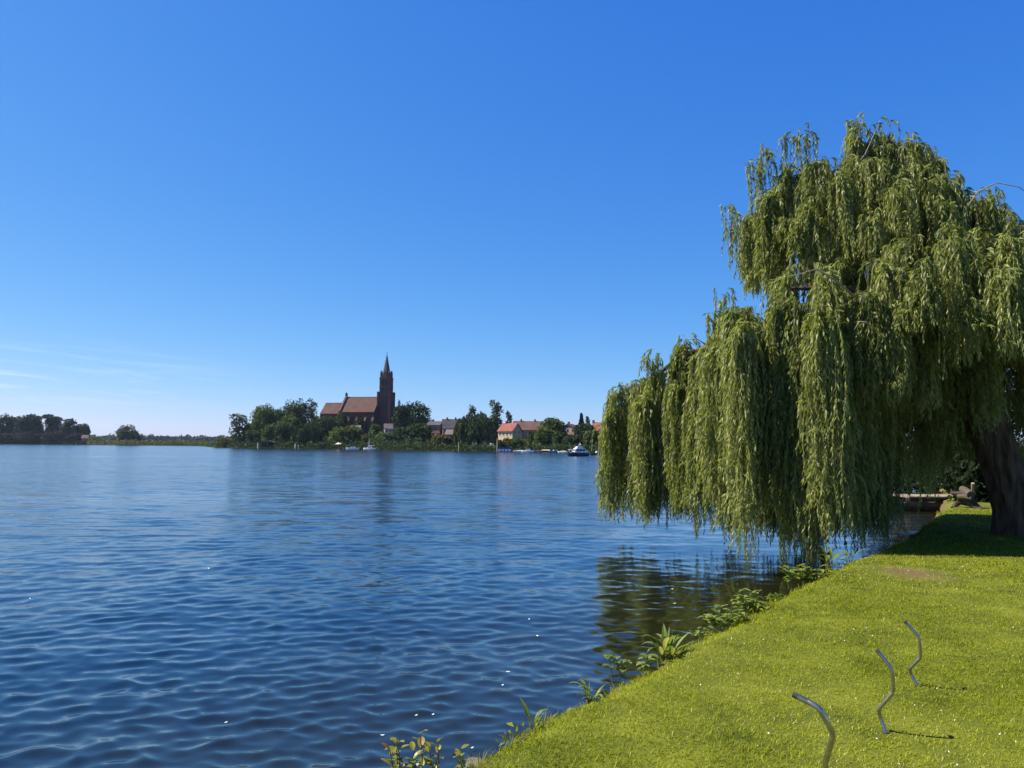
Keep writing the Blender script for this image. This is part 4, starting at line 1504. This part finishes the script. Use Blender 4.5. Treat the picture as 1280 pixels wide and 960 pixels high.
stage(352, 372, 346, 'pale wooden landing stage between the boat shelter and the white stake')
stage(430, 458, 331, 'landing stage behind the white motorboat below the church')
stage(500, 536, 321, 'long grey landing stage under the dark trees right of the tower')
stage(641, 668, 275, 'landing stage behind the white boats below the hedge')
stage(676, 708, 272, 'landing stage behind the brown boat')

# ================================================================== NEAR THINGS
# ---- bank behind the willow: jetty, boat, logs, bushes, white summer house
RB = 'trees and bushes on the bank behind the willow'
for px, top, wp, dp, m, kd, sd_, lb in [  # dark ones hide lit lawn and carry shade in their leaf colour
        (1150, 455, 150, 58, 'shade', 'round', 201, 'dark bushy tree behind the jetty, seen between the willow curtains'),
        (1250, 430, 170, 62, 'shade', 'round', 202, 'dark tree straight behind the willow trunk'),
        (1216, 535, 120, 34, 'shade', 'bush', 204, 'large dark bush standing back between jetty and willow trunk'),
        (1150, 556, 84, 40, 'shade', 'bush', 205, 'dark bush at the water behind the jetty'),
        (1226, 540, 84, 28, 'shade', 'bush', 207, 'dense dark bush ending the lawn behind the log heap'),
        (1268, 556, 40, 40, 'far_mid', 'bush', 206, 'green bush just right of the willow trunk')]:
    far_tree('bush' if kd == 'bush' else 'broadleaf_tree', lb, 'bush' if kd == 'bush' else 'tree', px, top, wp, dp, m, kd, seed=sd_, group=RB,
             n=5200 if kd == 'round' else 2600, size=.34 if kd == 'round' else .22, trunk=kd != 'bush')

p = at_z(1278, 606, .5)
t = thing('summer_house', (p[0] + 1.35, p[1], .45), 'white boarded summer house glimpsed at the right edge past the willow trunk', 'summer house', rz=R(-12))
wl = MB().box((-1.5, -1.2, -.1), (1.5, 1.2, 2.0)).build('wall', M['white'], t)
for k in range(9):
    MB().box((-1.52, -1.215, .12 + .2 * k), (1.52, -1.2, .28 + .2 * k)).build('board', M['white'], wl)
MB().prism([(-1.8, 1.95), (1.8, 1.95), (1.8, 2.05), (0, 2.75), (-1.8, 2.05)], -1.45, 1.45).build('roof', M['darktile'], t)
MB().box((-.45, -1.26, .0), (.45, -1.217, 1.8)).build('door', M['cream'], wl)

p = at_z(1176, 619, .56)
t = thing('jetty', (p[0], p[1], 0), 'sunlit wooden jetty reaching over the water behind the willow', 'jetty', rz=R(4))
dk = MB()
for k in range(12):
    dk.box((-1.75 + k * .27, -.75, .50), (-1.75 + k * .27 + .25, .75, .555))
dk.build('deck', M['wood'], t)
for y in (-.62, .62):
    MB().box((-1.8, y - .05, .36), (1.5, y + .05, .497)).build('beam', M['darkwood'], t)
for x, y in ((-1.7, -.66), (-.2, -.66), (1.3, -.66), (-1.7, .66), (-.2, .66), (1.3, .66)):
    MB().tube([(x, y, -.7), (x, y, .49)], .075, 8).build('post', M['darkwood'], t)

p = at_z(1148, 638, 0)
t = thing('rowing_boat', (p[0], p[1], 0), 'dark wooden rowing boat lying on the shaded water before the jetty', 'boat', rz=R(3))
hull(3.6, 1.25, .34, .45, 14, .12, .35, .82).build('hull', M['darkwood'], t)
for x in (-.7, .3, 1.15):
    MB().box((x - .12, -.5, .32), (x + .12, .5, .35)).build('seat', M['wood'], t)

p = at_z(1206, 636, .5)
lg = thing('log_heap', (p[0], p[1], .46), 'heap of dark brown logs on the grass left of the willow trunk', 'log heap', rz=R(78))
r_ = random.Random(4)
for k in range(13):
    c_ = Vector((r_.uniform(-.36, .36) * (1 - k / 26), r_.uniform(-.26, .26), .08 + .042 * k))
    a_, e_ = r_.uniform(0, 3.1), r_.uniform(-.7, .7)
    d_ = Vector((math.cos(a_) * math.cos(e_), math.sin(a_) * math.cos(e_), math.sin(e_))) * r_.uniform(.14, .28)
    rr = r_.uniform(.06, .12)
    MB().tube([c_ - d_, c_ + Vector((.02, .01, .02)), c_ + d_], [rr, rr * 1.05, rr * .9], 9).build('log', M['darkwood'] if k % 4 else M['far_bark'], lg)  # dark wood colour stands for the shade on these logs
MB().tube([(.5, -.4, .02), (.12, -.3, .85)], [.06, .05], 8).build('prop', M['wood'], lg)

# ---- bent steel tubes standing in the lawn
STAKES = [
    ([(1046, 996), (1040, 978), (1031, 955), (1042, 918), (1024, 885), (1010, 877), (992, 868)], 4.17, .0155, 'bent steel tube standing in the grass nearest the bottom edge, cut by it'),
    ([(1107, 906), (1101, 898), (1098, 887), (1117, 865), (1115, 836), (1096, 813)], 4.66, .0125, 'bent steel tube standing in the grass in the middle of the three'),
    ([(1147, 850), (1139, 843), (1137, 836), (1151, 822), (1149, 796), (1131, 777)], 5.72, .0125, 'bent steel tube standing in the grass nearest the willow'),
]
for pts, dp, rad, lb in STAKES:
    dp = at_z(*pts[0], .59)[1]
    P = [Vector(at(px, py, dp + .05 * math.sin(i * 1.3))) for i, (px, py) in enumerate(pts)]
    b0 = Vector((P[0].x, P[0].y, float(lawn_z(np.array([P[0].x]), np.array([P[0].y]))[0])))
    path = [b0 + Vector((.01, 0, -.12)), b0] + P[1:]
    # round the bends
    for _ in range(1):
        q = [path[0]]
        for a, b in zip(path[:-1], path[1:]):
            q += [a.lerp(b, .10), a.lerp(b, .90)]
        q.append(path[-1])
        path = q
    t = thing('bent_steel_stake', b0, lb, 'steel stake', 'bent steel tubes in the lawn')
    path = [v - b0 for v in path]
    MB().tube(path, rad, 14).build('tube', M['steel'], t, smooth=True)
    e, d_ = path[-1], (path[-1] - path[-2]).normalized()
    MB().tube([e - d_ * .02, e + d_ * .004], rad * 1.06, 14).build('end_cap', M['rust'], t)
    MB().tube([(0, 0, -.02), (0, 0, .012)], rad * 1.9, 12).build('ground_sleeve', M['rust'], t)

# ---- waterside plants
M['dock'] = leafmat('broad waterside leaves', [(0, (.06, .10, .016)), (.5, (.165, .225, .045)), (.85, (.27, .31, .09)), (1, (.36, .36, .14))], .45, .42, .35)
M['russet'] = leafmat('yellow and russet leaves', [(0, (.09, .10, .015)), (.5, (.19, .20, .025)), (.85, (.26, .22, .04)), (1, (.24, .11, .05))], .38, .4, .35)
M['stem'] = mat('green plant stem', (.10, .12, .035), .6, .2, 20)


def leaf(mb_v, mb_f, base, az, elev, length, width, droop, seg=5, ovate=False, fold=.25):
    b = len(mb_v)
    p = Vector(base)
    e = elev
    side = Vector((-math.sin(az), math.cos(az), 0))
    for i in range(seg + 1):
        u = i / seg
        wv = width * (math.sin(math.pi * min(1, u * .92 + .06)) ** (.75 if ovate else 1.0)) * (1 - .35 * u if not ovate else 1) * .5
        up = Vector((-math.cos(az) * math.sin(e), -math.sin(az) * math.sin(e), math.cos(e)))
        ctr = p
        mb_v += [tuple(ctr + side * wv + up * wv * fold), tuple(ctr), tuple(ctr - side * wv + up * wv * fold)]
        d = Vector((math.cos(az) * math.cos(e), math.sin(az) * math.cos(e), math.sin(e)))
        p = p + d * (length / seg)
        e -= droop / seg
    for i in range(seg):
        q = b + i * 3
        mb_f += [(q, q + 1, q + 4, q + 3), (q + 1, q + 2, q + 5, q + 4)]


def plant(label, px, py, z, kind, size, nl, seed, material='dock', group='plants along the water edge', name='waterside_plant'):
    size *= .84
    r = random.Random(seed)
    p = at_z(px, py, z)
    t = thing(name, p, label, 'plant', group)
    vs, fs, vv = [], [], []
    st = MB()

    def add(*a, **k):
        n0 = len(fs)
        leaf(vs, fs, *a, **k)
        v = min(1, max(0, r.gauss(.5, .2)))
        vv.extend([v] * (len(fs) - n0))
    if kind == 'dock':
        for i in range(nl):
            az = i * 2.4 + r.uniform(-.4, .4)
            s = size * r.uniform(.45, 1.15)
            b = Vector((r.uniform(-.08, .08) * size * 2, r.uniform(-.08, .08) * size * 2, 0))
            e = r.uniform(.75, 1.45)
            top = b + Vector((math.cos(az) * math.cos(e), math.sin(az) * math.cos(e), math.sin(e))) * s * .35
            st.tube([b - Vector((0, 0, .06)), b.lerp(top, .5), top], [.006, .005, .004], 5)
            add(top, az, e, s * .75, s * r.uniform(.13, .2), r.uniform(.3, 2.3))
    elif kind == 'leafy':
        for i in range(max(3, nl // 6)):
            az = i * 2.4 + r.uniform(-.5, .5)
            q = r.uniform(.1, 1) * size * .8
            b = Vector((math.cos(az) * q, math.sin(az) * q * .6, 0))
            hh = size * r.uniform(.5, 1.0) * (1.1 - .4 * q / size)
            top = b + Vector((math.cos(az) * hh * .3, math.sin(az) * hh * .3, hh))
            st.tube([b - Vector((0, 0, .08)), b.lerp(top, .5) + Vector((.01, .01, 0)), top], [.005, .004, .003], 5)
            for k in range(6):
                u = .35 + .65 * k / 5
                c = b.lerp(top, u)
                a2 = k * 2.4 + i
                add(c, a2, r.uniform(-.1, .7), size * r.uniform(.28, .44), size * r.uniform(.19, .29), r.uniform(.4, 1.1), seg=4, ovate=True)
    elif kind == 'shoots':
        for i in range(max(2, nl // 6)):
            b = Vector((r.uniform(-.5, .5) * size, r.uniform(-.3, .3) * size, 0))
            hh = size * r.uniform(.7, 1.15)
            top = b + Vector((r.uniform(-.15, .15) * hh, r.uniform(-.1, .1) * hh, hh))
            st.tube([b - Vector((0, 0, .1)), b.lerp(top, .5) + Vector((.012, 0, 0)), top], [.005, .004, .003], 5)
            for k in range(6):
                u = .3 + .7 * k / 5
                c = b.lerp(top, u)
                add(c, k * 2.1 + i * 1.3, r.uniform(.1, .9), size * r.uniform(.24, .34), size * r.uniform(.13, .2), r.uniform(.2, 1.0), seg=4, ovate=True)
    me = bpy.data.meshes.new('leaves')
    me.from_pydata(vs, [], fs)
    me.materials.append(M[material])
    at_ = me.attributes.new('v', 'FLOAT', 'FACE')
    at_.data.foreach_set('value', vv)
    me.update()
    link('leaves', me, t)
    st.build('stems', M['stem'], t)
    return t


plant('yellow-green shoots with russet tips rising from the water edge at the very bottom', 516, 982, .24, 'shoots', .31, 44, 1, 'russet')
plant('smaller russet-tipped shoots just right of the bottom yellow-green shoots', 556, 980, .28, 'shoots', .26, 22, 2, 'russet')
plant('pair of upright green leaves standing alone on the bank edge above the lowest stone', 667, 921, .40, 'dock', .26, 5, 3)
plant('low tuft of folded leaves beside the pale bank stone', 738, 880, .42, 'dock', .24, 18, 4)
plant('low broad-leaved plant leaning over the water left of the largest clump', 782, 846, .30, 'leafy', .30, 36, 5)
plant('large clump of long upright leaves at the corner of the willow reflection', 834, 826, .40, 'dock', .35, 40, 6)
plant('small leafy weeds at the water just right of the largest clump', 876, 800, .34, 'leafy', .20, 36, 7)
plant('bushy leafy weeds spreading over the water in the middle of the bank', 905, 787, .34, 'leafy', .30, 96, 8)
plant('taller leafy weeds at the right end of the bushy bank weeds', 938, 767, .40, 'leafy', .31, 84, 9)
plant('low pale weeds on the lawn edge between the bushy weeds and the bright clump', 968, 751, .42, 'leafy', .14, 30, 10)
plant('bright green clump of broad leaves on the bank under the willow tips', 1006, 731, .36, 'leafy', .36, 110, 11)
plant('upright broad leaves below the hanging willow tips beside the grey snag', 1038, 708, .36, 'dock', .48, 18, 12)
plant('two tall upright leaves right of the grey snag at the bank bend', 1062, 702, .42, 'dock', .42, 7, 13)
plant('tiny pale weeds on the lawn corner in the willow shade', 1105, 690, .42, 'leafy', .15, 24, 14)

# ---- stones, snag
def stone(px, py, z, s, seed, label):
    r = np.random.default_rng(seed)
    import bmesh
    bm = bmesh.new()
    bmesh.ops.create_icosphere(bm, subdivisions=3, radius=1)
    ph = r.uniform(0, 6, 6)
    for v in bm.verts:
        c = v.co
        k = 1 + .13 * math.sin(c.x * 3 + ph[0]) * math.cos(c.y * 2.7 + ph[1]) + .08 * math.sin(c.z * 5 + c.x * 4 + ph[2]) + .04 * math.sin(c.y * 9 + ph[3])
        v.co = Vector((c.x * s * .95 * k, c.y * s * .8 * k, c.z * s * .5 * k))
    me = bpy.data.meshes.new('bank_stone')
    bm.to_mesh(me)
    bm.free()
    me.materials.append(M['stone'])
    for f in me.polygons:
        f.use_smooth = True
    p = at_z(px, py, z)
    tag(link('bank_stone', me, None, p), label, 'stone', 'stones of the bank edge')


stone(596, 955, .32, .075, 1, 'grey stone at the grass edge right of the bottom shoots')
stone(578, 968, .22, .06, 2, 'half hidden grey stone at the bottom water edge')
stone(652, 927, .34, .05, 3, 'small stone below the pair of upright leaves')
stone(717, 891, .36, .065, 4, 'pale rounded stone beside the low tuft of folded leaves')
stone(796, 858, .34, .04, 5, 'small brown stone under the low broad-leaved plant')
stone(1082, 697, .40, .07, 6, 'pale stone at the bank bend by the willow shade')
p = at_z(1030, 706, .2)
mb = MB().tube([(.06, 0, -.3), (.02, 0, .05), (-.05, .02, .24), (-.16, .02, .36)], [.10, .085, .06, .03], 9).tube([(0, 0, .1), (.10, -.04, .22), (.14, -.04, .3)], [.05, .035, .02], 7)
tag(mb.build('snag', M['bark'], None, smooth=True, loc=p), 'broken grey-brown snag at the water under the willow tips', 'snag')

# ---- white feathers and bits afloat
r_ = random.Random(12)
FL = [(635, 842, 'beside the lawn corner, left of the low broad-leaved plant'), (628, 859, 'just below another one left of the bank plants'), (541, 896, 'right one of the pair above the bottom shoots'),
      (520, 897, 'left one of the pair above the bottom shoots'), (478, 922, 'alone at the bottom left of the shoots'), (261, 712, 'alone far out in mid water'), (37, 750, 'alone near the left edge'),
      (672, 797, 'near the left edge of the willow reflection'), (661, 776, 'on dark ripples above the lawn corner'), (840, 738, 'in the willow reflection, upper one'), (843, 756, 'in the willow reflection, lower one'),
      (282, 906, 'low in the water at lower left'), (590, 938, 'close to the bottom shoots at the bank')]
for i, (px, py, where) in enumerate(FL):
    p = at_z(px, py, .0)
    s = .0014 * p[1] + .005
    a = r_.uniform(0, 6.28)
    mb = MB()
    vs = []
    for k in range(7):
        u = k / 6
        wv = s * .55 * math.sin(math.pi * (u * .9 + .06))
        zc = s * (.35 + .9 * (u - .5) ** 2)
        x = (u - .5) * 2.6 * s
        for q in (-1, 0, 1):
            X, Y = x, q * wv
            vs.append((X * math.cos(a) - Y * math.sin(a), X * math.sin(a) + Y * math.cos(a), zc - abs(q) * s * .15))
    mb.add(vs, [(k * 3 + j, k * 3 + j + 1, k * 3 + j + 4, k * 3 + j + 3) for k in range(6) for j in (0, 1)])
    tag(mb.build('floating_feather', M['feather'], None, loc=(p[0], p[1], .018)), 'small white feather afloat, ' + where, 'feather', 'white feathers on the water')

# ---- tiny clover heads in the lawn
r = np.random.default_rng(77)
n = 260
y = r.uniform(3.4, 14, n)
x = r.uniform(-1, 1, n) * 0 + edge_x(y) + r.random(n) * (y * .72 + .6 - edge_x(y))
k = vnoise(x * 1.1, y * 1.1, 71, 2) > -.05
x, y = x[k], y[k]
P = np.stack([x, y, lawn_z(x, y) + .028], -1)
n = len(P)
VV, QQ = [], []
for i in range(3):
    D = unit(r.normal(size=(n, 3)) + np.array([0, 0, .3]))
    V, Q = kites(P - D * .005, D, unit(np.cross(D, r.normal(size=(n, 3)))), .012, .010)
    QQ.append(Q + 4 * n * i)
    VV.append(V)
tag(link('clover_flowers', npmesh('clover_flowers', np.concatenate(VV), np.concatenate(QQ), M['feather'])), kind='stuff')

# ================================================================== AIR
m = bpy.data.materials.new('lake air')
m.use_nodes = True
n, l = m.node_tree.nodes, m.node_tree.links
n.remove(n['Principled BSDF'])
pv = n.new('ShaderNodeVolumePrincipled')
pv.inputs['Color'].default_value = (.62, .78, 1.0, 1)
pv.inputs['Density'].default_value = .00005
pv.inputs['Anisotropy'].default_value = .3
l.new(pv.outputs[0], n['Material Output'].inputs['Volume'])
mb = MB().box((-3200, -200, -3.0), (3200, 3200, 62))
tag(mb.build('haze', m), kind='stuff')
